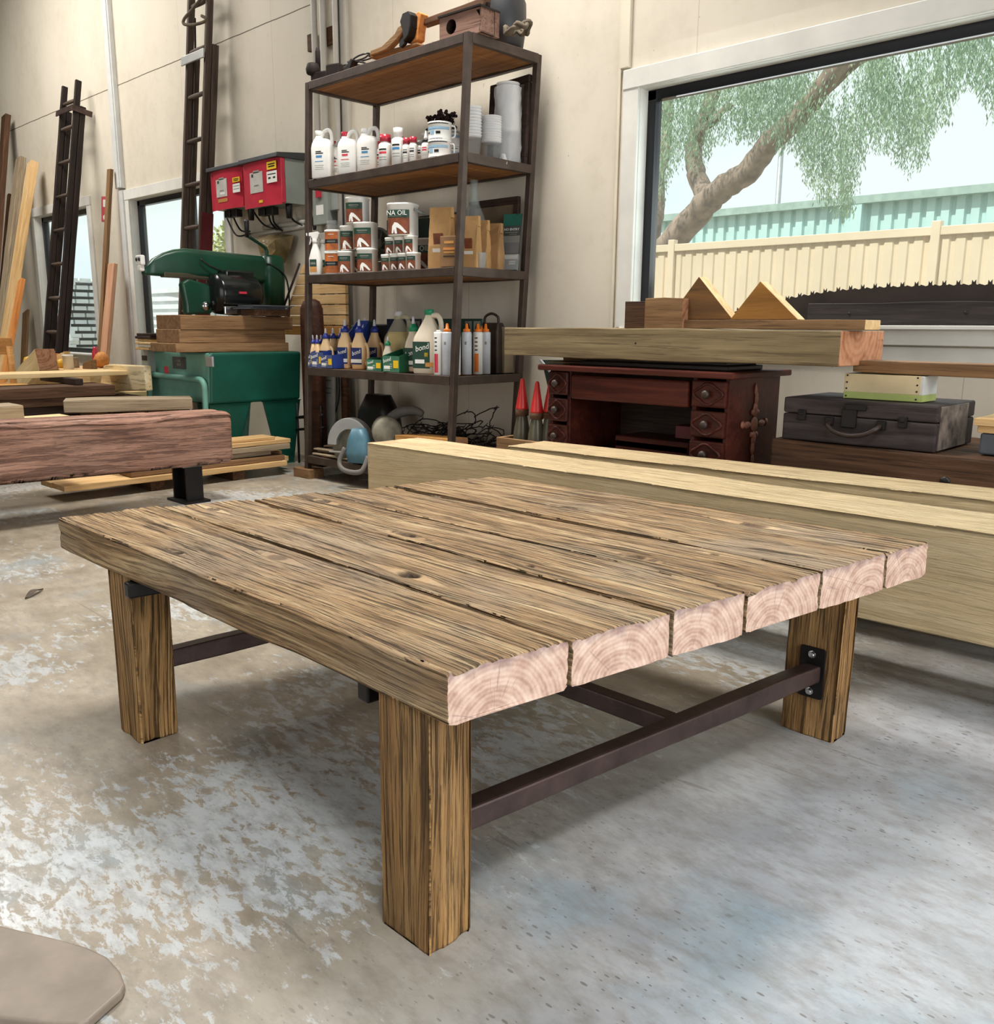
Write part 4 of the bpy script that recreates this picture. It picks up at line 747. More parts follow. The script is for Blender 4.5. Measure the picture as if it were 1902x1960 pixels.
# --- fourth shelf: glues
Z4 = LV[3]
def glue(label, loc, s, rz, body, capm, lab, group, big=False, num=None):
    t = thing('glue_bottle', label, 'glue bottle', loc, rz, group); m = MB()
    m.loft([(0, .036, .026, .014), (.005, .04, .029, .018), (.10, .04, .029, .018), (.118, .037, .027, .02), (.15, .022, .02, .017), (.165, .019, .019, .016)], 0, 5)
    m.build('body', body, t); h = MB(); h.tube(smooth_path([(.034, 0, .112), (.05, 0, .105), (.056, 0, .07), (.052, 0, .035), (.036, 0, .02)], 4), .009, 0, 7); h.build('grip', body, t)
    c = MB(); c.lathe([(.023, .163), (.023, .178), (.017, .182), (.012, .192)], 0, 16); c.build('cap', capm, t); c = MB(); c.lathe([(.009, .19), (.006, .215), (.0035, .222)], 0, 12); c.build('nozzle', CLEAR if False else flat('milky_nozzle', '#cfd0d6', .4), t)
    l = MB(); l.box((-.002, -.0298, .058), (.07, .0012, .075), 0); l.box((-.002, -.0304, .036), (.07, .0012, .016), 1); l.build('label_panel', [lab, WHITE], t)
    text('lettering', 'bond', .028, WHITE, t, (-.002, -.031, .074), (PI/2, -.25, 0), .2)
    t.scale = (s*.95, s*.95, s*1.13)
    return t
g1 = 'blue-capped wood glue bottles on the fourth shelf'
for k, (px_, py_, Y_) in enumerate(((600, 700, 3.062), (608, 700, 3.07), (616, 700, 3.12))): glue('small blue-capped glue bottle, %s of the small three at the shelf left end' % ['left', 'middle', 'right'][k], at(px_, py_, Y_, Z4), .74, .3, GLUE, BLUE, NAVY, g1)
for k, (px_, Y_) in enumerate(((625, 3.09), (639, 3.16), (653, 3.19))): glue('medium blue-capped glue bottle, %s of the medium three' % ['left', 'middle', 'right'][k], at(px_, 702, Y_, Z4), .9, .3, GLUE, BLUE, NAVY, g1)
for k, (px_, Y_) in enumerate(((662, 3.13), (689, 3.14), (718, 3.25))): glue('large blue-capped glue bottle, %s of the large three' % ['left', 'middle', 'right'][k], at(px_, 705, Y_, Z4), 1.1, .3, GLUE, BLUE, NAVY, g1)
glue('large blue-capped glue bottle standing behind the middle large one', at(700, 705, 3.30, Z4), 1.14, .3, GLUE, BLUE, NAVY, g1)
def sbox(label, loc, w_, d_, h0, h1, rz, m0, m1, bar=YEL):
    t = thing('display_box', label, 'display box', loc, rz); y0, y1 = -d_/2, d_/2; m = MB()
    for s in (-1, 1):
        m.add([(s*w_/2, y0, 0), (s*w_/2, y1, 0), (s*w_/2, y1, h1), (s*w_/2, y0+d_*.35, h0*1.15), (s*w_/2, y0, h0), (s*(w_/2-.002), y0, 0), (s*(w_/2-.002), y1, 0), (s*(w_/2-.002), y1, h1), (s*(w_/2-.002), y0+d_*.35, h0*1.15), (s*(w_/2-.002), y0, h0)], [(0, 1, 2, 3, 4), (9, 8, 7, 6, 5), (4, 3, 8, 9), (3, 2, 7, 8)], 1)
    m.box((0, y0+.001, h0/2), (w_, .002, h0), 0); m.box((0, y1-.001, h1/2), (w_, .002, h1), 1); m.box((0, 0, .001), (w_, d_, .002), 2); m.build('carton', [m0, m1, PAPER2], t)
    lines(t, [(-w_*.24, h0*.3, w_*.36, h0*.2, WHITE), (w_*.3, h0*.5, w_*.3, h0*.46, bar), (0, h0*.5, w_*.14, .002, WHITE), (0, h0*.38, w_*.14, .002, WHITE), (0, h0*.26, w_*.14, .002, WHITE), (-w_*.24, h0*.12, w_*.36, .002, WHITE)], y0-.0006)
    text('lettering', 'bond', h0*.34, WHITE, t, (-w_*.24, y0-.001, h0*.74), (PI/2, -.25, 0), .2); return t
DB = flat('deep_blue_carton', '#14357f', .5, 0, .08); DG = flat('deep_green_carton', '#0e5236', .5, 0, .08)
sbox('small faded blue glue carton at the left end of the fourth shelf', at(602, 703, 3.066, Z4), .078, .072, .075, .08, .1, MIDBL, DB)
sbox('faded blue glue carton, middle of the three in the row', at(624, 704, 3.09, Z4), .105, .13, .088, .09, .1, MIDBL, DB)
sbox('large blue glue carton with tall stepped deep blue side', at(662, 706, 3.158, Z4), .112, .27, .075, .27, .0, MIDBL, DB)
sbox('small green glue carton in front of the yellow jug', at(729, 714, 3.085, Z4), .11, .11, .062, .07, .15, MGRN, DG)
sbox('larger green glue carton beside the big cream jug', at(767, 716, 3.10, Z4), .12, .15, .085, .12, .12, MGRN, DG)
g2 = 'green-capped glue bottles on the fourth shelf'
glue('small green-capped glue bottle inside the small green carton', at(743, 712, 3.1, Z4+.004), .72, .3, GLUEW, GRN, DGRN, g2); glue('medium green-capped glue bottle behind the larger green carton', at(792, 715, 3.14, Z4+.004), 1.14, .3, GLUEW, GRN, DGRN, g2)
def gjug(label, loc, s, rz, body, capm, lab, fill=None):
    t = thing('glue_jug', label, 'jug', loc, rz); m = MB(); m.loft([(0, .062, .048, .02), (.006, .066, .052, .026), (.15, .066, .052, .026), (.165, .064, .05, .03), (.22, .036, .034, .028), (.255, .018, .02, .017), (.27, .017, .018, .016)], 0, 5); m.build('body', body, t)
    h = MB(); h.tube(smooth_path([(.015, 0, .262), (.045, 0, .262), (.062, 0, .235), (.064, 0, .19), (.058, 0, .16)], 4), .012, 0, 8); h.build('handle', body, t); c = MB(); c.lathe([(.021, .265), (.021, .287), (.018, .29)], 0, 16); c.build('cap', capm, t)
    if lab:
        l = MB(); l.box((-.012, -.0526, .085), (.09, .0012, .12), 0); l.box((-.02, -.0532, .056), (.05, .0012, .018), 1); l.box((.035, -.0532, .042), (.05, .0012, .02), 2); l.build('label_panel', [lab, WHITE, HONEY], t); text('lettering', 'bond', .036, WHITE, t, (-.008, -.0536, .118), (PI/2, -.22, 0), .2); text('lettering', 'III', .026, YEL, t, (.014, -.0536, .086))
    if fill: f = MB(); f.loft([(.004, .060, .046, .02), (.15, .060, .046, .022), (.19, .045, .04, .028)], 0, 5); f.build('liquid', fill, t)
    t.scale = (s, s, s); return t
gjug('big cream glue jug with green cap and dark green label', at(822, 717, 3.11, Z4), 1.12, .3, GLUEW, GRN, DGRN)
gjug('translucent jug half full of yellow liquid behind the green cartons', at(764, 714, 3.22, Z4), 1.1, .3, glassy('milky_plastic', '#f2eedd', .8, .2), flat('milky_cap', '#c9c9c9', .4), None, flat('yellow_oil', '#cdb565', .3, 0, .1))
def cart(label, loc, capm, colr, rz, open_=False, group=None):
    t = thing('sealant_cartridge', label, 'cartridge', loc, rz, group); m = MB(); m.lathe([(.024, 0), (.0255, .002), (.0255, .205), (.024, .212), (.012, .214)], 0, 22); m.build('tube', WHITE if colr else flat('silver_white_plastic', '#c3c7cf', .35), t)
    c = MB()
    if not open_: c.lathe([(.018, .212), (.018, .226), (.009, .23), (.006, .252), (.003, .255)], 0, 14)
    else: c.lathe([(.016, .212), (.012, .22), (.011, .222)], 0, 14)
    c.build('cap', capm, t); m = MB(); mats = [colr or GREYT, BLACK]
    def patch(z0, z1, a0, a1, mt):
        n = 6
        for k in range(n):
            p0, p1 = a0+(a1-a0)*k/n, a0+(a1-a0)*(k+1)/n; q = .0258; m.add([(q*math.cos(p0), q*math.sin(p0), z0), (q*math.cos(p1), q*math.sin(p1), z0), (q*math.cos(p1), q*math.sin(p1), z1), (q*math.cos(p0), q*math.sin(p0), z1)], [(0, 1, 2, 3)], mt)
    if colr: patch(.012, .105, -2.1, -1.2, 0); [patch(.12+.02*k, .126+.02*k, -2., -1.4, 1) for k in range(4)]
    else: patch(.15, .165, -1.7, -1.3, 0)
    m.build('print', mats, t); return t
g3 = 'sealant cartridges at the right end of the fourth shelf'
cart('white and red uncapped sealant cartridge against the cream jug', at(840, 719, 3.06, Z4), WHITE, REDP, .3, True, g3)
for k, (px_, Y_, c_) in enumerate(((856, 3.065, None), (872, 3.12, ORG), (893, 3.19, None), (914, 3.26, ORG), (929, 3.31, None), (920, 3.36, None))):
    cart(['silver-white orange-capped cartridge, first left of the steel post', 'orange-striped cartridge half behind the steel post', 'silver-white cartridge just right of the steel post', 'orange-striped cartridge right of the steel post', 'silver-white cartridge at the right end of the row', 'orange-capped cartridge peeking from behind the right end pair'][k], at(px_, 720, Y_, Z4), ORG, c_, .3+.1*k, False, g3)
def header(label, px0, px1, col, Y):
    x0, x1 = PY(px0, 640, Y).x, PY(px1, 640, Y).x; t = thing('display_header', label, 'display card', ((x0+x1)/2, Y, Z4+.002), 0); w_ = x1-x0; m = MB(); m.box((0, 0, .14), (w_, .012, .28)); m.build('card', col, t)
    if True:
        m = MB(); q = w_*.5-.03
        for k in range(2):
            cx = q-.065*k; m.box((cx, -.0066, .235), (.05, .001, .065), 0); m.prism([(cx-.012, .215), (cx+.012, .215), (cx+.012, .235), (cx, .26), (cx-.012, .235)], -.0082, -.0074, 1, Matrix.Rotation(PI/2, 4, 'X')@Matrix.Scale(-1, 4, (0, 0, 1)))
        m.build('pictogram', [GREYT, BLACK], t)
    return t
header('dark blue display card with pictograms behind the yellow jug', 742, 806, flat('dark_navy_card', '#141d38', .5), 3.40)
header('dark green display card with pictograms behind the cartridges', 812, 922, flat('dark_green_card', '#10362a', .5), 3.36)
t = thing('tool_case', 'dark green hard tool case lying tilted behind the small glue bottles', 'case', (PY(700, 640, 3.38).x, 3.38, Z4+.002), .1); m = MB(); m.box((0, 0, .14), (.13, .09, .24), 0, (0, -.25, 0)); m.build('case', flat('bottle_green_plastic', '#122c20', .45), t, bev=.012); m = MB(); m.box((0, -.05, .17), (.12, .012, .03), 0, (0, -.25, 0)); m.build('latch', BLACK, t)
m = MB(); m.box((0, 0, .125), (.13, .08, .25)); tag(m.build('black_box', BLACK, None, (PY(738, 640, 3.45).x, 3.455, Z4+.002), bev=.006), 'black box behind the large blue-capped glue bottles', 'box')
t = thing('leather_bag', 'brown leather bag with looped handle at the right end of the fourth shelf', 'bag', at(940, 715, 3.41, Z4), .15); m = MB(); m.loft([(0, .07, .045, .01), (.22, .068, .043, .012), (.26, .06, .025, .01)], 0, 4, False); m.build('bag', LEATH, t, bev=.004); m = MB(); m.tube(smooth_path([(-.045, 0, .255), (-.04, 0, .29), (0, 0, .307), (.04, 0, .29), (.045, 0, .255)], 5), .007, 0, 8); m.build('handle', LEATH, t)
m = MB(); m.box((0, 0, .12), (.09, .07, .24)); tag(m.build('cardboard_box', flat('grey_tan_card', '#8f7f66', .8), None, (SX(Z4)+SW-.085, 3.455, Z4+.002), bev=.003), 'grey-tan cardboard box in the right corner of the fourth shelf', 'box')
# ------------------------------------------------------------------ top and bottom of the shelf unit
Z1 = LV[0]; Z5 = LV[4]; S_ = lambda px, py, Y: PY(px, py, Y).x
t = thing('pipe_vice', 'rusty grey pipe vice with upright spindle at the left end of the top shelf', 'vice', (S_(612, 150, 3.1), 3.12, Z1+.001), .3); m = MB(); m.box((0, 0, .03), (.11, .08, .06)); m.box((.09, 0, .045), (.09, .07, .09)); m.lathe([(.035, .0), (.04, .03), (.03, .06)], 0, 12, Matrix.Translation((-.05, -.02, .05))); m.build('body', RUSTM, t, bev=.008); m = MB(); m.lathe([(.014, .06), (.014, .17), (.009, .19)], 0, 10, Matrix.Translation((-.03, 0, 0))); m.build('spindle', RUSTM, t)
t = thing('cable_coil', 'loose coil of black cable with a dark clamp on the top shelf', 'cable', (S_(680, 128, 3.12), 3.14, Z1+.001)); m = MB(); pts = []
for k in range(60): a = k/60*PI*6; r = .075+.012*math.sin(k*.7); pts.append((r*1.2*math.cos(a), r*.6*math.sin(a), .012+.035*(1+math.sin(a*.5+1))+.02*(k/60)))
m.tube(pts, .0045, 0, 6); m.build('cable', BLACK, t); m = MB(); m.prism([(-.05, 0), (.0, 0), (.03, .05), (.015, .06), (-.02, .035), (-.05, .03)], -.02, .02, 0, Matrix.Rotation(PI/2, 4, 'X')); m.build('clamp', BSTEEL, t, (0.01, -.05, .005), bev=.003)
# wooden adze-like tool, sheath, long bar
def yprism(poly, th, mat, name, parent, px0, Y, bev=.004):
    """outline given as photo sight lines met with the plane Y, extruded to a real thickness"""
    P = [PY(x, y, Y) for x, y in poly]; c = sum(P, Vector())/len(P); m = MB(); m.prism([(p.x-c.x, p.z-c.z) for p in P], -th/2, th/2, 0, Matrix.Rotation(PI/2, 4, 'X'))
    return m.build(name, mat, parent, c, bev=bev)
t = thing('wooden_tool', 'old wooden-handled adze with dark steel head lying on the top shelf', 'tool', (0, 0, 0)); Y = 3.14
yprism([(712, 108), (714, 98), (735, 90), (760, 66), (766, 54), (778, 46), (782, 54), (770, 70), (745, 96), (728, 103)], .035, HONEY if False else BROWN, 'handle', t, 0, Y); yprism([(772, 44), (777, 28), (788, 23), (793, 30), (792, 52), (788, 70), (779, 82), (777, 60)], .05, BSTEEL, 'head', t, 0, Y+.005)
yprism([(712, 104), (780, 90), (805, 83), (806, 88), (775, 100), (715, 114)], .05, BROWN, 'base', t, 0, Y+.03); yprism([(767, 75), (776, 70), (777, 84), (770, 92), (766, 90)], .02, BSTEEL, 'wedge', t, 0, Y)
t = yprism([(783, 84), (797, 68), (800, 30), (808, 24), (813, 28), (807, 62), (806, 78), (795, 86)], .05, ORANGE, 'axe_sheath', None, 0, 3.19); tag(t, 'orange-brown upright wooden handle between steel tool head and long bar', 'handle')
P0 = PY(812, 46, 3.22); P1 = PY(932, 4, 3.16); t = board('timber_bar', 'long dark timber bar slanting up over the wooden block on the top shelf', 'bar', P0, P1, .045, .032, OLDB)
m = MB(); m.box((0, 0, .008), (.05, .014, .016)); m.tube([(0, 0, 0), (-.012, 0, -.05), (-.03, 0, -.055)], .009, 0, 8); m.build('end_bracket', BSTEEL, t, ((P1-P0).length/2-.01, 0, -.02))
x0, x1 = S_(853, 60, 3.08), S_(942, 60, 3.08); t = thing('wooden_block', 'pinkish worn timber block with a round hole at the front corner of the top shelf', 'block', ((x0+x1)/2-.05, 3.13, Z1+.001), .05); PW = wood('pink_worn_timber', '#5d4338', '#8a6a5c', '#a9897a', 16, .5, .4, .8); m = MB(); w_ = (x1-x0)*.86; H = .105
hole = arc(-.055, .056, .032, 0, 2*PI, 20)[:-1]; m.box((0, .05, H/2), (w_, .03, H)); q = []
for k in range(20):
    a = 2*PI*k/20; c, s = math.cos(a), math.sin(a); f = min(((w_/2+.055*(1 if c > 0 else -1)) / max(abs(c), 1e-6)), ((H-.056 if s > 0 else .056)/max(abs(s), 1e-6))); q.append((-.055+f*c, .056+f*s))
vs = [(x, -.06, z) for x, z in hole]+[(x, -.06, z) for x, z in q]+[(x, .03, z) for x, z in hole]; n = 20
m.add(vs, [(i, n+i, n+(i+1) % n, (i+1) % n) for i in range(n)]); m.add(vs, [(i, (i+1) % n, 2*n+(i+1) % n, 2*n+i) for i in range(n)], 1); m.box((0, -.015, .004), (w_, .088, .008)); m.box((0, -.015, H-.004), (w_, .088, .008)); m.box((w_/2-.004, -.015, H/2), (.008, .088, H)); m.box((-w_/2+.004, -.015, H/2), (.008, .088, H))
m.build('block', [PW, DARK], t); m = MB(); m.box((0, 0, H+.004), (w_+.006, .14, .008)); m.build('lid', BSTEEL, t)
def rope(label, loc, r, n, seed, thick=.008):
    rg = random.Random(seed); pts = [(r*(1-.3*rg.random())*math.cos(k*.55), r*.7*(1-.3*rg.random())*math.sin(k*.55), .012+.05*rg.random()) for k in range(n)]; m = MB(); m.tube(smooth_path(pts, 4), thick, 0, 6); return tag(m.build('rope', flat('old_rope', '#5f5342', .9, 0, .25, 30, .4), None, loc), label, 'rope')
rope('small tangle of old rope left of the holed block on the top shelf', (S_(836, 75, 3.2), 3.22, Z1+.001), .06, 16, 3); rope('tangle of old grey rope beside the dark pot on the top shelf', (S_(985, 82, 3.22), 3.24, Z1+.001), .075, 24, 5, .011)
m = MB(); m.lathe([(.06, 0), (.098, .03), (.112, .12), (.11, .22), (.088, .275), (.07, .285), (.062, .28), (.06, .24)], 0, 28); tag(m.build('dark_pot', flat('charcoal_pot', '#2f3033', .45, 0, .12, 5), None, (SX(Z1)+SW-.14, 3.39, Z1+.001)), 'tall charcoal pot at the right back corner of the top shelf', 'pot')
# bottom shelf
t = thing('circular_saw', 'dusty blue and grey circular saw lying on the bottom shelf', 'power saw', (S_(690, 880, 3.08), 3.10, Z5+.012), .25, rot=(0, 0, .35)); t.scale = (1.25, 1.1, 1.35); T = Matrix.Rotation(PI/2, 4, 'X')
m = MB(); m.box((-.02, .03, .03), (.30, .12, .006)); m.build('base_plate', ALU, t, bev=.002)
m = MB(); m.prism(arc(-.06, .06, .118, 0, PI, 18)+arc(-.06, .06, .07, PI, 0, 12), -.02, .03, 0, T); m.build('upper_guard', ALU, t, bev=.004); m = MB(); m.lathe([(.105, -.002), (.105, .002)], 0, 30, Matrix.Translation((-.06, 0, .06))@T); m.build('blade', GMETAL, t)
m = MB(); m.lathe([(.03, -.02), (.062, 0), (.066, .06), (.066, .15), (.05, .17)], 0, 20, Matrix.Translation((.10, .03, .13))@Euler((PI/2, 0, .6)).to_matrix().to_4x4()); m.build('motor', GMETAL, t); m = MB(); m.loft([(0, .05, .04, .02), (.04, .062, .045, .03), (.1, .05, .04, .03), (.14, .03, .03, .02)], 0, 4, True, Matrix.Translation((.02, -.07, .0))); m.build('gear_housing', TEALP, t)
m = MB(); m.tube(smooth_path([(.12, .02, .17), (.17, .04, .205), (.24, .06, .215), (.28, .07, .2)], 5), [.02, .02, .022, .022, .022, .022, .022, .021, .02, .02, .02, .018, .017, .016, .014, .012], 0, 10); m.build('handle', flat('dusty_grey_rubber', '#6a6660', .7), t); m = MB(); m.tube(smooth_path([(-.04, -.1, .06), (-.06, -.12, 0), (-.02, -.14, -.03), (.06, -.13, -.03), (.08, -.1, .03)], 5), .011, 0, 8); m.build('front_handle', flat('dusty_grey_rubber', '#6a6660', .7), t)
for k, (a, b, y, z) in enumerate(((576, 660, 3.06, .012), (580, 690, 3.10, .026), (600, 700, 3.07, .04), (574, 640, 3.14, .05))): tag(board('wood_strip', None, None, (max(S_(a, 880, y), SX(Z5)+.05)+.01, y, Z5+z), (S_(b, 880, y)+.12, y+.02*k, Z5+z+.004), .045, .01, GREYW), 'thin weathered wood strips heaped at the left of the bottom shelf', 'strip', 'wood strips under the circular saw')
P0 = PY(752, 836, 3.06); P1 = PY(852, 842, 3.02); o = board('timber_offcut', 'golden laminated timber offcut propped on the bottom shelf behind the pale beam', 'offcut', (P0.x+.02, 3.12, P0.z-.055), (P1.x+.02, 3.10, P1.z-.06), .12, .13, HONEY, EGB, bev=.003)
m = MB(); m.box((0, 0, 0), (P1.x-P0.x, .1, P0.z-.125-Z5-.004)); tag(m.build('support_block', OLDB, None, ((P0.x+P1.x)/2, 3.11, (P0.z-.125+Z5)/2)), 'dark block under the golden laminated offcut on the bottom shelf', 'block')
m = MB(); rg = random.Random(9)
for k in range(58):
    c = Vector((rg.uniform(-.18, .2), rg.uniform(-.08, .08), rg.uniform(.05, .16))); r = rg.uniform(.12, .26); a0 = rg.uniform(0, 6); tl = Euler((rg.gauss(0, .5), rg.gauss(0, .35), 0)).to_matrix(); n = 16; span = rg.uniform(2.5, 6)
    W_ = [c+tl@Vector((r*math.cos(a0+span*j/n), r*.6*math.sin(a0+span*j/n), rg.gauss(0, .004))) for j in range(n+1)]; m.tube([Vector((max(-.27, min(.27, q.x)), max(-.14, min(.14, q.y)), max(-.03, q.z))) for q in W_], .0032, 0, 5)
    for j in range(0, n, 4): p = W_[j]; p = Vector((max(-.27, min(.27, p.x)), max(-.14, min(.14, p.y)), max(-.02, p.z))); m.tube([p-Vector((.01, .004, .012)), p+Vector((.01, .004, .012))], .002, 0, 4)
o = m.build('barbed_wire_coil', RUSTM, None, (S_(860, 850, 3.27), 3.275, Z5+.04)); tag(o, 'rusty tangle of barbed wire filling the bottom shelf', 'wire')
m = MB(); m.box((0, 0, .07), (.40, .22, .14)); tag(m.build('dark_crate', DARK, None, (S_(905, 850, 3.32)+.04, 3.36, Z5+.001), bev=.004), 'dark timber crate behind the barbed wire on the bottom shelf', 'crate')
t = thing('canvas_bag', 'black canvas bag slumped at the back left of the bottom shelf', 'bag', (SX(Z5)+.28, 3.38, Z5+.001)); m = MB(); m.loft([(0, .17, .08, .06), (.12, .18, .08, .07), (.26, .15, .07, .06), (.36, .09, .04, .03)], 0, 4); m.build('bag', BLACK, t)
t = thing('banner', 'narrow pale printed banner standing inside the shelf left end', 'banner', (S_(628, 800, 3.40)-.01, 3.40, .012), .2, rot=(-.06, 0, .1)); m = MB(); m.box((0, 0, .32), (.10, .012, .64)); m.build('board', flat('pale_grey_banner', '#9c9a92', .6), t); lines(t, [(0, .60, .07, .02, BLACK), (-.01, .54, .06, .004, BLACK), (-.01, .49, .06, .004, BLACK), (-.01, .46, .06, .004, BLACK)], -.0068)
# ------------------------------------------------------------------ services on the wall
for k, (px, r) in enumerate(((604, .020), (621, .022), (644, .018))):
    x = S_(px, 60, WY-.04); m = MB(); m.lathe([(r, 0), (r, 4.9)], 0, 14); tag(m.build('conduit_pipe', PVC, None, (x, WY-.03-r, .05)), 'vertical grey conduit pipe on the wall behind the shelf, %s of three' % ['left', 'middle', 'right'][k], 'pipe', 'vertical conduits')
for z, n in ((2.66, 'upper'), (1.93, 'lower')):
    for px, w_ in ((597, .07), (633, .12)): m = MB(); m.box((0, 0, 0), (w_, .026, .10)); tag(m.build('timber_cleat', OLDB, None, (S_(px, 80, WY-.014), WY-.014, z), bev=.003), '%s brown timber cleat behind the %s conduit pipes' % (n, 'left' if px < 600 else 'right'), 'cleat')
m = MB(); m.tube([(-.01, 0, 4.9), (-.01, 0, 2.2), (.0, -.01, 1.2), (0, 0, .95)], .006, 0, 6); tag(m.build('thin_cable', BLACK, None, (S_(651, 60, WY-.03), WY-.035, 0)), 'thin black cable hanging down beside the right conduit pipe', 'cable')
def inverter(label, px0, px1, pyt, pyb, Yf, sidelab, facec):
    a, b = PY(px0, pyt, Yf), PY(px1, pyt-20, Yf); zb = PY(px0, pyb, Yf).z; x0, x1 = a.x, b.x; zt = a.z; w_ = x1-x0; h_ = zt-zb; d = WY-.03-Yf
    t = thing('solar_inverter', label, 'inverter', ((x0+x1)/2, Yf, zb)); m = MB(); m.box((0, d/2+.012, h_/2), (w_-.012, d-.02, h_)); m.build('case', GREYP, t, bev=.004)
    m = MB(); n = 10; vs = []
    for k in range(n+1):
        u = -1+2*k/n; vs += [(u*w_/2, -.02*(1-abs(u)**3)-.012, -.01), (u*w_/2, -.02*(1-abs(u)**3)-.012, h_*.985)]
    m.add(vs, [(2*k, 2*k+2, 2*k+3, 2*k+1) for k in range(n)], 0, True); m.box((0, .0, h_*.49), (w_, .03, h_*.985)); m.build('red_cover', facec, t, bev=.003)
    m = MB(); m.prism([(-.05, h_*.985), (-.045, h_*1.085), (d, h_*1.16), (d, h_*.985)], -w_/2-.006, w_/2+.006, 0, Matrix(((0, 0, 1, 0), (1, 0, 0, 0), (0, 1, 0, 0), (0, 0, 0, 1)))); m.build('top_cover', DGREY, t, bev=.003)
    y = -.0345; its = [(-.08*w_, h_*.52, w_*.34, h_*.46, flat('pale_grey_label', '#bdb9b2', .5)), (-.08*w_, h_*.76, w_*.16, h_*.06, GREYP)]
    if sidelab: its += [(.33*w_, h_*.83, w_*.24, h_*.17, YEL), (.33*w_, h_*.58, w_*.26, h_*.25, WHITE), (.02*w_, h_*.08, w_*.1, h_*.06, YEL)]
    else: its += [(.38*w_, h_*.66, w_*.22, h_*.12, YEL), (.38*w_, h_*.45, w_*.22, h_*.22, WHITE), (-.06*w_, h_*.2, w_*.3, h_*.09, HONEY)]
    lines(t, its, y, name='label_panel'); lines(t, [(-.18*w_, h_*.68, w_*.05, h_*.07, DGREY), (-.08*w_, h_*.45, w_*.12, h_*.03, GREYT)]+([(.33*w_, h_*.86, w_*.18, h_*.025, BLACK), (.33*w_, h_*.81, w_*.16, h_*.03, BLACK), (.33*w_, h_*.64, w_*.2, h_*.02, BLACK), (.27*w_, h_*.56, w_*.06, h_*.04, BLACK), (.39*w_, h_*.56, w_*.06, h_*.04, BLACK)] if sidelab else [(.38*w_, h_*.68, w_*.16, h_*.02, BLACK), (.38*w_, h_*.64, w_*.14, h_*.02, BLACK), (.38*w_, h_*.5, w_*.18, h_*.015, GREYT), (.38*w_, h_*.43, w_*.18, h_*.015, GREYT), (-.06*w_, h_*.38, w_*.15, h_*.05, WHITE)]), y-.0007, name='lettering')
    for k in range(2): m = MB(); m.box((-w_*.2+w_*.22*k, .05, -.03), (w_*.16, .05, .05)); m.build('connector', BLACK, t, bev=.003)
    m = MB(); m.lathe([(.02, -.09), (.024, -.02), (.024, .0)], 0, 10, Matrix.Translation((w_*.42, .06, 0))); m.build('cable_gland', BLACK, t); return t, x0, x1, zb
i1 = inverter('red-fronted solar inverter with charcoal top, the left smaller one by the ladder', 406, 466, 331, 404, 3.42, False, REDP); i2 = inverter('larger red-fronted solar inverter with warning labels next to the shelf unit', 468, 540, 316, 400, 3.40, True, REDP)
t = thing('isolator_box', 'grey electrical box with red isolator switch half hidden behind the shelf post', 'switch box', (S_(612, 400, WY-.1), WY-.10, PY(612, 430, WY-.1).z)); m = MB(); m.box((0, .05, .14), (.16, .1, .28)); m.box((.1, .06, .18), (.12, .08, .2)); m.build('case', GREYP, t, bev=.005); m = MB(); m.box((0, -.006, .2), (.05, .014, .07)); m.build('switch', REDP, t); lines(t, [(0, .09, .08, .06, WHITE)], -.001)
for pts in (((432, 412), (452, 450), (478, 447)), ((444, 410), (460, 440), (478, 443)), ((482, 400), (505, 430), (540, 441)), ((512, 402), (518, 425), (530, 440)), ((522, 400), (524, 425), (540, 442)), ((548, 395), (560, 420), (578, 431)), ((590, 372), (594, 400), (601, 440)), ((600, 372), (600, 400), (602, 440)), ((612, 372), (608, 400), (603, 440))):
    m = MB(); m.tube(smooth_path([PY(x, y, WY-.06) for x, y in pts], 6), .0065, 0, 6); tag(m.build('inverter_cable', BLACK, None), 'black cables drooping from the solar inverters to the conduit', 'cable', 'inverter cables')
for k, (a, b) in enumerate((((478, 451), (582, 433)), ((505, 436), (582, 425)))): m = MB(); m.tube([PY(*a, WY-.03), PY(*b, WY-.03)], .016, 0, 10); tag(m.build('horizontal_conduit', PVC, None), '%s grey horizontal conduit on the wall under the red inverters' % ['lower', 'upper'][k], 'pipe')
m = MB(); rg = random.Random(2); P = [PY(x, y, WY-.05) for x, y in ((497, 452), (530, 448), (562, 450), (556, 478), (545, 503), (520, 494), (499, 488))]; c = sum(P, Vector())/len(P); vs = [c+Vector((0, -.07, 0))]+P+[p.lerp(c, .5)+Vector((0, -.05-rg.random()*.04, rg.gauss(0, .01))) for p in P]; n = len(P)
fs = [(0, 1+n+i, 1+n+(i+1) % n) for i in range(n)]+[(1+n+i, 1+i, 1+(i+1) % n, 1+n+(i+1) % n) for i in range(n)]; m.add(vs, fs)
o = m.build('plastic_bag', flat('crumpled_brown_film', '#8a7650', .25, 0, .3, 12, .6), None); b = o.modifiers.new('thick', 'SOLIDIFY'); b.thickness = .003; tag(o, 'crumpled brown plastic bag hanging on the wall from the conduit', 'bag')
m = MB(); P = [PY(x, y, WY-.004) for x, y in ((194, 376), (204, 376), (206, 424), (194, 424))]; m.add(P+[p+Vector((0, .003, 0)) for p in P], [(0, 1, 2, 3), (7, 6, 5, 4), (0, 4, 5, 1), (1, 5, 6, 2), (2, 6, 7, 3), (3, 7, 4, 0)])
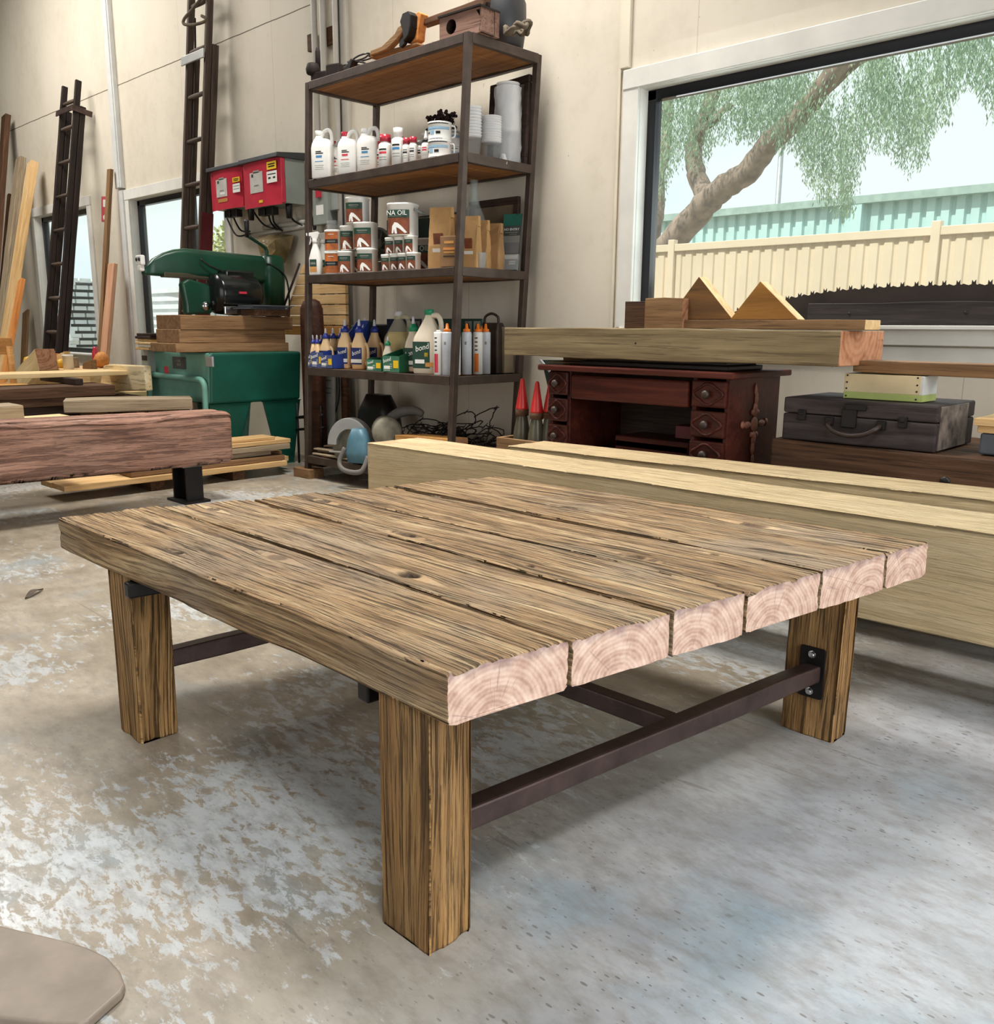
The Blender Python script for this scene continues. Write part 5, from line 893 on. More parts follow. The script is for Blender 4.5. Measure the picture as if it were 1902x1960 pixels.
o = tag(m.build('safety_sign', flat('faded_red_sign', '#c4525a', .5, 0, .1), None), 'narrow faded red safety sign on the wall beside the far left window', 'sign'); P = [PY(x, y, WY-.0055) for x, y in ((197, 382), (202, 382), (202, 396), (197, 396))]; m = MB(); m.add(P, [(0, 1, 2, 3)]); P = [PY(x, y, WY-.0055) for x, y in ((197, 414), (201, 410), (203, 418), (198, 421))]; m.add(P, [(0, 1, 2, 3)]); m.build('symbol', WHITE, o)
# ------------------------------------------------------------------ ladders
def ladder(label, mat, T0, B0, wdt, secs, rungs, rungm, name='extension_ladder'):
    """T0 top and B0 low point on the left rail centre line; both rails run down to the floor"""
    ax = (T0-B0).normalized(); foot = B0-ax*(B0.z/ax.z)+ax*.02; top = T0; t = thing(name, label, 'ladder', foot); L = (top-foot).length
    nrm = Vector((0, -ax.z, ax.y)).normalized()
    for (f0, f1, off, inx) in secs:
        for k in range(2):
            b = board('rail', None, None, ax*(L*f0)-nrm*off+Vector((k*wdt+(inx if k == 0 else -inx), 0, 0)), ax*(L*f1)-nrm*off+Vector((k*wdt+(inx if k == 0 else -inx), 0, 0)), .03, .05, mat, up=nrm, parent=t, bev=.006)
    for f in rungs:
        m = MB(); p = ax*(L*f); m.tube([p+Vector((-.005, 0, 0)), p+Vector((wdt*.5, 0, 0)), p+Vector((wdt+.005, 0, 0))], [.014, .018, .014], 0, 8); m.build('rung', rungm, t)
    return t, ax, L, nrm
T0 = PY(124, 166, 3.50); B0 = PY(86, 690, 3.02); WD = abs(PY(151, 166, 3.50).x-T0.x)
t, ax, L, nr = ladder('black-brown timber extension ladder leaning by the far left window', BLADD, T0, B0, WD, ((0, 1, 0, 0), (.03, .93, .053, -.0)), [.17+.1*k for k in range(8)]+[.945], LADD)
p = ax*(L*.915); board('steel_band', None, None, p+nr*.045+Vector((-.03, 0, 0)), p+nr*.045+Vector((WD+.03, 0, 0)), .012, .05, RAWST, up=ax, parent=t)
board('steel_band', None, None, p+Vector((WD+.025, 0, 0))+nr*.05, p+Vector((WD+.025, 0, 0))-nr*.13, .012, .05, RAWST, up=ax, parent=t)
T0 = PY(368, -60, 3.50); B0 = PY(349, 560, 3.34); WD = abs(PY(405, -60, 3.50).x-T0.x)
t, ax, L, nr = ladder('worn brown timber extension ladder standing in front of the wide left window', LADD, T0, B0, WD, ((0, 1, 0, 0), (0, .84, .053, 0)), [.2+.0905*k for k in range(9)], LADD)
p = ax*(L*.815); board('steel_band', None, None, p+nr*.045+Vector((-.03, 0, 0)), p+nr*.045+Vector((WD+.03, 0, 0)), .012, .06, ALU, up=ax, parent=t); board('red_painted_section', None, None, ax*(L*.2)+Vector((WD+.019, 0, 0))-nr*.03, ax*(L*.5)+Vector((WD+.019, 0, 0))-nr*.03, .004, .10, DRED, up=nr, parent=t)
rg = random.Random(6); m = MB(); p = ax*(L*.92); m.tube(smooth_path([p+Vector((WD*.5*(1+math.cos(k*.9)), -.05+.02*math.sin(k), .14*math.sin(k*.37))) for k in range(16)], 4), .011, 0, 7); m.build('rope', flat('old_rope', '#5f5342', .9, 0, .25, 30, .4), t)
m = MB(); m.tube(smooth_path([ax*(L*.9)+Vector((.06, .0, 0)), ax*(L*.8)+Vector((.07, .01, 0)), ax*(L*.6)+Vector((.05, .03, 0))], 5), .008, 0, 6); m.build('hauling_rope', flat('dark_rope', '#332a24', .9), t)
# ------------------------------------------------------------------ radial arm saw
OX, OY = -5.43, 3.03
t = thing('radial_arm_saw', 'old green radial arm saw on a teal steel cabinet in front of the ladder', 'saw', (OX, OY, 0)); y0, y1, x0, x1 = -.33, .32, -.41, .40; zt = .735
m = MB(); m.add([(x0, y0, .42), (x1-.03, y0, .42), (x1-.03, y1, .42), (x0, y1, .42), (x0, y0, zt), (x1, y0, zt), (x1, y1, zt), (x0, y1, zt)], [(0, 1, 5, 4), (1, 2, 6, 5), (2, 3, 7, 6), (3, 0, 4, 7), (4, 5, 6, 7), (3, 2, 1, 0)], [0, 1, 1, 0, 1, 1]); m.build('cabinet', [LGREEN, TEALG], t, bev=.018, seg=3)
for sx_, sy_ in ((1, -1), (1, 1), (-1, -1), (-1, 1)):
    bx = x1-.03 if sx_ > 0 else x0; by = y0 if sy_ < 0 else y1; ix, iy = -sx_*.17, -sy_*.28
    m = MB(); q = [(bx, by), (bx, by+iy), (bx+ix*.12, by+iy), (bx+ix*.12, by+iy*.12), (bx+ix, by+iy*.12), (bx+ix, by)]; bt = [(bx-sx_*.04, by-sy_*.04), (bx-sx_*.04, by-sy_*.04+iy*.42), (bx-sx_*.05+ix*.05, by-sy_*.04+iy*.42), (bx-sx_*.05+ix*.05, by-sy_*.05+iy*.05), (bx-sx_*.04+ix*.6, by-sy_*.05+iy*.05), (bx-sx_*.04+ix*.6, by-sy_*.04)]
    vs = [(a, b, .42) for a, b in q]+[(a, b, .0) for a, b in bt]; n = 6; fs = [(i, (i+1) % n, n+(i+1) % n, n+i) for i in range(n)]+[tuple(range(n)), tuple(range(2*n-1, n-1, -1))]; m.add(vs, fs); m.build('leg', TEALG if sx_ > 0 else LGREEN, t, bev=.006)
m = MB(); m.tube(smooth_path([(x0+.02, y0-.02, .06), (x0+.01, y0-.02, .5), (x0+.05, y0-.025, .575), (x0+.2, y0-.025, .575), (x1-.2, y0-.025, .572), (x1-.06, y0-.025, .56), (x1-.05, y0-.02, .45), (x1-.07, y0-.02, .06)], 4), .019, 0, 8); m.build('tube_frame', LGREEN, t)
def front(px, py): P = PY(px, py, OY+y0); return P.x-OX, P.z
def fpanel(name, pxa, pya, pxb, pyb, mat, th=.006): a = front(pxa, pya); b = front(pxb, pyb); m = MB(); m.box(((a[0]+b[0])/2, y0-th/2, (a[1]+b[1])/2), (abs(b[0]-a[0]), th, abs(a[1]-b[1]))); return m.build(name, mat, t, bev=.001), ((a[0]+b[0])/2, (a[1]+b[1])/2, abs(b[0]-a[0]), abs(a[1]-b[1]))
o, q = fpanel('maker_plate', 331, 682, 357, 707, DGREY); text('plate_lettering', 'EXA\nAROF', q[3]*.30, GMETAL, o, (q[0], y0-.0068, q[1]))
fpanel('switch_box', 284, 668, 299, 714, GREYP, .05); fpanel('switch_plate', 286, 680, 296, 690, BLACK, .054); fpanel('red_sticker', 314, 701, 323, 716, PINKT, .002); fpanel('lock_plate', 396, 682, 410, 702, ALU, .012)
# column and arm, built along y above the table
tip = PY(266, 508, 2.52); ax_ = tip.x-OX; AZ = 1.325; ay0 = 2.52-OY; ay1 = 3.43-OY
m = MB(); secs = []
for k in range(15):
    f = k/14; y = ay0+(ay1+.02-ay0)*f; hh = .075*math.sin(min(1, f/.32)*PI/2)**.7+.016; wd = .05*min(1, .45+f*1.6); secs.append((y, wd, hh/1.0, .04*min(1, .3+f*2), ax_*(1-f)*.3, -(AZ-.04+hh-.09-(f*.03))))
m.loft(secs, 0, 4, True, Matrix(((1, 0, 0, 0), (0, 0, 1, 0), (0, -1, 0, 0), (0, 0, 0, 1)))); m.build('arm', GREEN, t)
m = MB(); m.box((0, ay0+.5, AZ-.125), (.06, .78, .03)); m.build('arm_track', flat('olive_track', '#4b4636', .4, .3), t, bev=.004)
m = MB(); m.box((ax_*.3, ay0-.012, AZ-.045), (.075, .03, .06)); m.box((ax_*.3, ay0-.012, AZ-.09), (.045, .03, .04)); m.build('end_cap', WHITE, t, bev=.008); e = MB(); [e.lathe([(.012, 0), (.012, .003)], 0, 12, Matrix.Translation((ax_*.3+s*.018, ay0-.027, AZ-.04))@Matrix.Rotation(PI/2, 4, 'X')) for s in (-1, 1)]; e.build('cap_hole', BLACK, t)
m = MB(); m.loft([(AZ-.32, .065, .075, .04, 0, ay1-.03), (AZ-.1, .07, .085, .05, 0, ay1-.03), (AZ+.02, .065, .08, .05, 0, ay1-.03), (AZ+.035, .04, .05, .03, 0, ay1-.03)], 0, 4); m.build('column_head', GREEN, t); m = MB(); m.lathe([(.05, .70), (.05, AZ-.1)], 0, 18, Matrix.Translation((0, ay1-.03, 0))); m.build('column', BSTEEL, t)
m = MB(); m.tube(smooth_path([(0, ay1-.06, AZ+.03), (0, ay1-.06, AZ+.07), (0, ay1-.1, AZ+.1), (0, ay1-.2, AZ+.15)], 4), .011, 0, 7); m.lathe([(.013, 0), (.017, .1), (.012, .11)], 1, 10, Matrix.Translation((0, ay1-.2, AZ+.14))); m.build('crank_handle', [GREEN, BLACK], t)
m = MB(); m.lathe([(.08, -.05), (.125, -.02), (.135, .12), (.12, .25), (.07, .29)], 0, 22, Matrix.Translation((.10, ay0+.42, AZ-.232))@Matrix.Rotation(-PI/2, 4, 'X')); m.box((.08, ay0+.56, AZ-.115), (.14, .2, .06)); m.build('motor', flat('black_gloss_enamel', '#161a19', .2, .1, .2), t, bev=.01); m = MB(); m.box((.225, ay0+.5, AZ-.335), (.02, .22, .05)); m.build('motor_trim', CHROME, t, bev=.004); m = MB(); m.box((.236, ay0+.52, AZ-.225), (.012, .05, .014)); m.build('badge', REDP, t)
m = MB(); G_ = [(-.03, .0), (-.05, .13), (.0, .16), (.08, .14), (.15, .12), (.17, .02), (.14, -.05), (-.03, -.06)]; m.prism(G_, -.03, .03, 0, Matrix.Translation((.06, ay0+.24, AZ-.305))@Matrix(((0, 0, 1, 0), (1, 0, 0, 0), (0, 1, 0, 0), (0, 0, 0, 1)))); m.build('blade_guard', GREEN, t, bev=.014, seg=3); m = MB(); m.lathe([(.028, .0), (.028, .008), (.012, .02)], 0, 16, Matrix.Translation((.09, ay0+.34, AZ-.31))@Matrix.Rotation(PI/2, 4, 'Y')); m.build('guard_knob', CHROME, t)
m = MB(); m.tube(smooth_path([(.055, ay0+.34, AZ-.02), (.065, ay0+.42, AZ-.07), (.07, ay0+.6, AZ-.12), (.07, ay0+.7, AZ-.17)], 5), .006, 0, 6); m.tube(smooth_path([(.06, ay1-.1, AZ-.02), (.075, ay1+.03, AZ-.1), (.08, ay1+.05, AZ-.3), (.07, ay1+.02, AZ-.45)], 5), .006, 0, 6); m.build('power_cord', BLACK, t)
# timbers lying on the saw table, along y
def ytimber(label, X, pxl, pyl, pxr, pyr, wd, th, mat, end=None, cat='board', name='timber_board', group=None, z0=None, z1=None, bev=.004):
    a = PX(pxl, pyl, X); b = PX(pxr, pyr, X)
    if z0 is not None: a.z = z0
    if z1 is not None: b.z = z1
    a.x = b.x = X-wd/2; a.z -= th/2; b.z -= th/2
    return board(name, label, cat, a, b, wd, th, mat, end or mat, group=group, bev=bev)
ytimber('bottom rough brown timber of the three stacked on the green saw table', -5.08, 336, 650, 552, 652, .34, .055, BROWN, z0=.792, z1=.79); ytimber('middle rough brown timber of the three stacked on the green saw table', -5.10, 342, 630, 545, 630, .30, .078, BROWN, z0=.871, z1=.869); ytimber('top rough brown timber of the three stacked on the green saw table', -5.09, 345, 602, 560, 608, .32, .085, BROWN, z0=.956, z1=.955)
for k in range(6): ytimber('thin boards piled at the left end of the green saw table', -5.62+.01*(k % 3), 284+3*(k % 2), 660-6*k, 350, 662-6*k, .2, .017, [TAN, WHITE, PALE, TAN, DARK, DARK][k], group='thin boards on the left of the saw table', z0=.737+.0177*(k+1), z1=.737+.0177*(k+1))
t = thing('sheet_stack', 'stack of grey metal sheets on a dark box beside the saw motor', 'sheets', (-5.10, 3.14, .957), .05); m = MB(); m.box((0, 0, .02), (.16, .26, .04)); m.build('box', OLDB, t, bev=.003)
for k in range(3): m = MB(); m.box((.01*k, -.03+.012*k, .044+.009*k), (.17, .30, .006)); m.build('sheet', SLATE, t)
# slatted panel, tall rounded board by the shelf
t = thing('slatted_panel', 'tan slatted timber panel with a sloping edge leaning behind the shelf left post', 'panel', (0, 0, 0))
xa = S_(583, 505, 3.5); xb = S_(534, 622, 3.5); za, zb = PY(583, 505, 3.5).z, PY(534, 640, 3.5).z; x1_ = -4.72
for k in range(7):
    z0 = zb+(za-zb)*k/7; z1_ = zb+(za-zb)*(k+1)/7-.006; l0 = xb+(xa-xb)*(k/7); l1 = xb+(xa-xb)*((k+1)/7); m = MB(); m.prism([(l0, z0), (x1_, z0), (x1_, z1_), (l1, z1_)], -.012, .012, 0, Matrix.Translation((0, 3.497, 0))@Matrix.Rotation(PI/2, 4, 'X')); m.build('slat', TAN if k else HONEY, t, bev=.002)
m = MB(); m.box((x1_-.05, 3.50, zb/2+.3), (.06, .024, zb+.6)); m.build('upright', OLDB, t); m = MB(); m.tube([(xb-.01, 3.46, zb), (xa, 3.46, za)], .008, 0, 6); m.build('edge_strip', DARK, t)
m = MB(); zt_ = PY(585, 572, 3.3).z; m.loft([(0, .10, .035, .03), (zt_-.15, .10, .035, .03), (zt_-.06, .095, .035, .03), (zt_-.015, .07, .03, .03), (zt_, .03, .02, .02)], 0, 5); tag(m.build('rounded_board', wood('red_brown_board', '#2b1812', '#4a2d22', '#5f3c2d', 14, .4, .2, .5), None, (S_(586, 600, 3.3)-.0, 3.34, 0)), 'tall rounded dark brown board standing just behind the shelf left post', 'board')
t = thing('black_hose', 'black hose hanging in loops between the green saw and the shelf', 'hose', (-4.86, 3.47, 0)); m = MB(); m.tube(smooth_path([(.0, 0, .82), (-.07, -.01, .6), (-.06, -.03, .4), (.02, -.04, .3), (.08, -.02, .45), (.05, 0, .7), (0, .01, .83), (-.03, -.01, .62), (0, -.03, .38), (.05, -.03, .33)], 6), .010, 0, 8); m.build('hose', BLACK, t); m = MB(); m.tube([(0, .12, .82), (0, -.01, .825)], .008, 0, 6); m.build('hook', BSTEEL, t)
t = thing('roller_stand', 'low dark steel stand with short uprights behind the plank stack', 'stand', (-4.86, 3.32, 0)); m = MB(); m.tube([(-.22, 0, .30), (.10, 0, .34)], .011, 0, 6); m.tube([(-.22, 0, .22), (.10, 0, .26)], .009, 0, 6); m.build('cross_bar', BSTEEL, t)
for k in range(4): m = MB(); m.tube([(-.2+.09*k, 0, 0 if k in (0, 3) else .18), (-.2+.09*k, 0, .40)], .008, 0, 6); m.build('upright', BSTEEL, t)
# ------------------------------------------------------------------ plank stack on the floor in front of the saw
g_ = 'plank stack by the green saw'; PLF = [PY]; LX = -4.70
def lay(X, pxl, pxr, z, th, wd, mat, label): a = PX(pxl, 900, X); b = PX(pxr, 880, X); return board('plank', label, 'plank', (X-wd/2, a.y, z), (X-wd/2, b.y, z), wd, th, mat, mat, bev=.003)
for k, (px, py) in enumerate(((300, 938), (472, 922))): p = PZ(px, py, 0); m = MB(); m.box((0, 0, .0275), (.30, .08, .055)); tag(m.build('bearer_block', OLDB, None, (LX-.17, p.y, .0), bev=.003), '%s short timber bearer on the floor under the plank stack' % ['left', 'right'][k], 'block')
lay(LX, 120, 549, .071, .032, .16, TAN, 'longest tan plank at the front bottom of the plank stack'); lay(LX-.165, 95, 552, .071, .032, .15, TAN, 'tan plank behind the longest one at the bottom of the plank stack')
lay(LX-.02, 250, 546, .105, .034, .15, BROWN, 'brown plank lying second from the bottom of the plank stack'); lay(LX-.18, 230, 540, .105, .034, .13, BROWN, 'brown plank at the back of the second layer of the plank stack')
lay(LX-.05, 330, 520, .139, .03, .2, GREYW, 'short grey plank in the middle of the plank stack'); lay(LX-.02, 300, 556, .172, .032, .16, GREYW, 'grey-brown plank near the top of the plank stack with dark underside')
lay(LX-.03, 250, 558, .203, .026, .15, TAN, 'tan plank with the furthest right end near the top of the stack'); lay(LX-.05, 240, 528, .226, .018, .14, TAN, 'thin tan plank on the very top of the plank stack')
# ------------------------------------------------------------------ red beam on its steel stand
REDB = plank_mat('red_brown_cracked', ('#78574a', '#9f7764', '#b68e7a', '#977868'), '#36221c', .5, .55)
weathered('red_beam', [REDB, REDB], None, (-.25, -.25), (2.37, 2.37), (.115, -.115), (.115, -.115), .135, .27, 900, 260, 60, [(1.75, .5, .012, .5)], .0028, .006, .045, allw=True, endr=.04)
rb = bpy.data.objects['red_beam']; rb.rotation_euler = (0, .014, PI/2); rb.location = (-4.315, 1.06, .345); rb['kind'] = 'thing'; tag(rb, 'thick rounded red-brown hardwood beam resting on a steel stand at the left', 'beam')
t = thing('steel_stand', 'short black steel stand carrying the far end of the red beam', 'stand', (-4.33, 2.16, 0)); zt_ = .197; m = MB(); m.box((0, 0, .006), (.2, .14, .012)); m.build('foot_plate', BSTEEL, t); m = MB(); m.box((0, 0, zt_/2), (.14, .012, zt_-.012)); m.box((.07, 0, zt_/2), (.012, .09, zt_-.012)); m.box((-.07, 0, zt_/2), (.012, .09, zt_-.012)); m.build('web', BSTEEL, t); m = MB(); m.box((0, 0, zt_-.004), (.18, .13, .008)); m.build('top_plate', GMETAL, t)
dup(t, (-4.33, .1, 0), label='steel stand carrying the near end of the red beam outside the picture left').scale = (1, 1, 1.17)
# ------------------------------------------------------------------ racks of boards behind the red beam
BX = -5.75
for k, (X, y) in enumerate(((-5.95, 1.5), (-5.95, 2.3))): m = MB(); m.box((0, 0, .15), (.36, .1, .30)); tag(m.build('bearer', OLDB, None, (X+.04, y, 0)), '%s dark timber bearer under the dark board stack' % ['near', 'far'][k], 'bearer')
zz = .301
for k, (pr, th, mt, lb) in enumerate(((213, .05, DARK, 'lowest'), (209, .055, DARK, 'second lowest'), (210, .05, OLDB, 'second highest'), (213, .062, OLDB, 'topmost'))):
    b = PX(pr, 760, BX); board('dark_board', '%s dark brown board of the stack behind the red beam' % lb, 'board', (BX-.16+.02*k, .35, zz+th/2), (BX-.16+.02*k, b.y, zz+th/2), .34, th, mt, bev=.003); zz += th+.002
b = PX(236, 716, -6.1); m = MB()
for k, y in enumerate((1.2, 2.2)): tag(board('spacer', '%s spacer batten between the dark stack and the long thin board' % ['near', 'far'][k], 'batten', (-6.35, y, zz+.021), (-5.75, y, zz+.021), .05, .04, DARK), '%s spacer batten between the dark stack and the long thin board' % ['near', 'far'][k], 'batten')
board('long_board', 'long thin pale-topped board lying highest behind the red beam', 'board', (-6.1, .3, zz+.056), (-6.1, b.y, zz+.056), .3, .028, PALE, bev=.003)
b = PX(392, 772, -5.1); a = PX(212, 762, -5.1)
board('pale_plank', 'short grey-sided plank pointing right in front of the green saw cabinet', 'plank', (-5.42, 1.98, .436), (-5.14, 2.62, .436), .22, .07, GREYW, GREYW, bev=.004)
for k, (x, y) in enumerate(((-5.36, 2.12), (-5.20, 2.48))): m = MB(); m.box((0, 0, .2), (.16, .1, .40)); tag(m.build('block', OLDB, None, (x, y, 0)), ['dark block under the near end of the short grey-sided plank', 'dark block under the far end of the short grey-sided plank'][k], 'block')
board('pale_board', 'pale flat board just above the red beam left of the short plank', 'board', (-4.80, .9, .405), (-4.80, 1.80, .405), .42, .045, PALE, bev=.004)
m = MB(); m.box((0, 0, .19), (.2, .4, .38)); tag(m.build('dark_crate', DARK, None, (-4.84, 1.15, .0)), 'dark crate carrying the pale flat board behind the red beam', 'crate')
b = PX(38, 770, -4.9); board('grey_timber', 'short grey weathered beam end at the left edge behind the red beam', 'beam', (-4.95, .2, .45), (-4.95, b.y, .45), .2, .09, GREYW, bev=.008)
m = MB(); m.box((0, 0, .2), (.22, .3, .40)); tag(m.build('trestle_block', OLDB, None, (-4.95, .55, 0)), 'dark block supporting the grey weathered beam end', 'block')
for k, (pr, z, X) in enumerate(((272, .47, -6.3), (285, .425, -6.2))): b = PX(pr, 745, X); board('thin_board', ['thin pale board below the live-edge slab', 'thicker pale board with dark edge below the live-edge slab'][k], 'board', (X-.05, 1.9, z), (X-.05, b.y, z), .2, [.014, .03][k], PALE, bev=.002)
m = MB(); m.box((0, 0, .204), (.3, .3, .408)); tag(m.build('dark_box', DARK, None, (-6.28, 2.36, .0)), 'dark box carrying the pale boards near the green saw', 'box')
# ------------------------------------------------------------------ leaning timbers on the left wall
def lean(label, pxt, pyt, pxb, pyb, wd, th, mat, Yb=3.0, Yt=3.53, name='leaning_timber', group=None):
    T_ = PY(pxt, pyt, Yt); zt_ = T_.z; Bp = PY(pxb, pyb, Yb+(Yt-Yb)*.2); d = (T_-Bp).normalized(); F = Bp-d*(Bp.z/d.z); F.y = max(F.y, .5); F.z = .004
    return board(name, label, 'timber', F, T_, wd, th, mat, EGB if mat in (TAN, BROWN) else mat, up=(0, -1, .2), bev=.003)
lean('tallest dark brown timber leaning at the left edge', 12, 222, -14, 600, .12, .05, OLDB); lean('grey-topped pale timber, second from left leaning on the wall', 40, 304, 4, 610, .14, .06, GREYW, 2.98); lean('clean tan timber leaning right of the grey-topped one', 63, 312, 17, 612, .12, .07, TAN, 2.9, 3.5)
lean('thin dark strip leaning behind the grey-topped timber', 18, 372, 2, 560, .05, .03, OLDB, 3.2); lean('short orange timber leaning below the clean tan timber', 42, 536, 22, 645, .09, .04, ORANGE, 2.75, 3.0); lean('brown board standing at the left jamb of the far window', 50, 596, 46, 690, .14, .025, BROWN, 3.38, 3.54)
lean('tall thin brown timber leaning between the two left windows', 211, 324, 192, 690, .07, .03, BROWN, 3.30); lean('shorter pinkish timber leaning right beside the tall thin one', 216, 505, 200, 690, .13, .035, wood('pink_pine', '#a9775a', '#c99a7b', '#dcb597', 18, .2, .2), 3.28, 3.46)
# low clutter under the left windows
t = thing('wooden_chair', 'honey timber chair with curved back rail at the left edge', 'chair', (-6.9, 2.06, 0), PI/2); q = PX(20, 665, -8.0)
for sx_, sy_, h_ in ((-1, 1, .74), (1, 1, .74), (-1, -1, .45), (1, -1, .45)): m = MB(); m.tube([(sx_*.2, sy_*.2, 0), (sx_*.18, sy_*.18, h_)], [.02, .024], 0, 10); m.build('leg', HONEY, t)
m = MB(); m.loft([(.44, .22, .22, .06), (.475, .22, .22, .06)], 0, 5, False); m.build('seat', HONEY, t, bev=.008); m = MB(); P = [( .24*math.sin(a), .18+.06*math.cos(a)) for a in np.linspace(-1.1, 1.1, 13)]; m.prism(P+[(x*.9, y-.028) for x, y in reversed(P)], .68, .80, 0); m.build('back_rail', HONEY, t, bev=.006)
p = PY(72, 700, 2.75); o = board('laminated_block', 'tilted pale laminated timber block in front of the black-brown ladder', 'block', PY(34, 724, 2.62)+Vector((-.05, 0, -.12)), PY(90, 688, 2.62), .17, .15, PALE, EGB, up=(1, 0, .4), bev=.003)
t = thing('bench_clamp', 'clamp with two round yellow knobs beside the tilted laminated block', 'clamp', (PY(86, 700, 2.85).x, 2.86, 0)); m = MB(); m.tube([(-.42, 0, .56), (.34, 0, .56)], .012, 0, 8); m.box((.1, 0, .5505), (.06, .03, .018)); m.build('bar', BSTEEL, t)
for x in (-.42, .34): m = MB(); m.lathe([(.005, -.04), (.03, -.03), (.04, 0), (.03, .03), (.005, .04)], 0, 14); m.build('knob', flat('yellow_knob', '#dfae38', .4), t, (x, 0, .575))
m = MB(); m.box((0, 0, .27), (1.16, .46, .54)); tag(m.build('low_bench', TAN, None, (-7.53, 2.97, 0), bev=.005), 'low tan work bench under the left windows carrying small offcuts', 'bench')
for k, (a, b, mt, nm) in enumerate(((128, 676, ORANGE, 'orange upright offcut on the low bench, first right of the ladder'), (142, 672, TAN, 'square-topped tan offcut on the low bench'), (151, 684, GREYW, 'grey upright offcut on the low bench with slanted top'), (178, 688, BROWN, 'brown wedge offcut at the right end of the low bench'))):
    P = PY(a, b, 3.0); m = MB(); m.prism([(-.05, 0), (.05, 0), (.045, P.z-.541), (-.045, P.z-.541-.03*(k % 2))], -.03, .03, 0, Matrix.Rotation(PI/2, 4, 'X')); tag(m.build('offcut', mt, None, (P.x, 2.88+.03*k, .541), rot=(0, 0, .4), bev=.003), nm, 'offcut')
m = MB(); P = PY(163, 705, 2.95); m.lathe([(.04, 0), (.04, .10), (.042, .10), (.042, .115)], 0, 14); tag(m.build('jar', WHITE, None, (P.x, 2.82, .541)), 'small white ribbed jar on the low bench', 'jar'); m = MB(); P = PY(166, 682, 3.0); m.lathe([(.02, 0), (.05, .02), (.065, .07), (.045, .11), (.02, .13)], 0, 16); tag(m.build('turned_bowl_blank', ORANGE, None, (P.x, 3.12, .541)), 'round turned orange wood blank behind the small white jar', 'wood blank')
m = MB(); P = PY(184, 690, 3.12); m.lathe([(.03, 0), (.03, .12), (.02, .15), (.02, .17)], 0, 14); tag(m.build('red_bottle', REDP, None, (P.x, 3.12, .541)), 'red bottle half hidden behind the tall thin brown timber', 'bottle')
P = [PY(x, y, 2.62) for x, y in ((196, 748), (204, 700), (214, 697), (282, 700), (286, 748))]; c = sum(P, Vector())/5; m = MB(); m.prism([(p.x-c.x, p.z-c.z) for p in P], -.025, .025, 0, Matrix.Rotation(PI/2, 4, 'X')); o = tag(m.build('live_edge_slab', wood('cream_slab', '#b79a6a', '#dcc598', '#ecdcb8', 8, .6, .15), None, (c.x, 2.62, c.z), bev=.008), 'cream live-edge slab with dark cracks standing left of the green saw', 'slab')
m = MB(); zb_ = min(p.z for p in P); m.box((0, 0, zb_/2), (P[4].x-P[0].x-.02, .1, zb_-.002)); tag(m.build('packing_crate', OLDB, None, (c.x, 2.585, 0)), 'dark packing crate carrying the cream live-edge slab', 'crate')
# ------------------------------------------------------------------ two pale beams behind the table
PB = plank_mat('pale_beam_timber', ('#bda57b', '#c9b28a', '#d3be98', '#c3ac84'), '#6a5130', .3)
a_ = math.atan(.018)
def bigbeam(label, xl, xr, yf, slope, wd, zt, H, seed):
    o = weathered('dressed_timber', [PB, PALE_E], None, (xr, xr), (xl, xl+.012), (0, wd), (0, wd), zt, H, seed, 240, 70, (), .0007, .0015, .007); c = Vector(o.location)
    o.rotation_euler = (0, 0, math.atan(slope)); xm = (xl+xr)/2; o.location = (xm, yf+slope*xm+wd/2, zt-H/2); o['kind'] = 'thing'; return tag(o, label, 'timber')
bigbeam('front one of two long pale dressed timbers behind the coffee table', -2.80, .75, 2.203, .018, .255, .450, .268, 1300)
bigbeam('back one of two long pale dressed timbers, nearer the sewing desk', -2.36, .75, 2.68, .085, .215, .452, .265, 1400)
for k, (x, y) in enumerate(((-2.15, 2.45), (.35, 2.55))):
    t = thing('trestle', ['low steel trestle under the left ends of the pale timbers', 'low steel trestle under the right ends of the pale timbers outside the picture'][k], 'trestle', (x, y, 0)); m = MB(); m.box((0, 0, .166), (.05, .62, .03)); m.build('top_rail', BSTEEL, t)
    for s in (-1, 1): m = MB(); m.box((0, s*.26, .0755), (.05, .05, .151)); m.build('leg', BSTEEL, t)
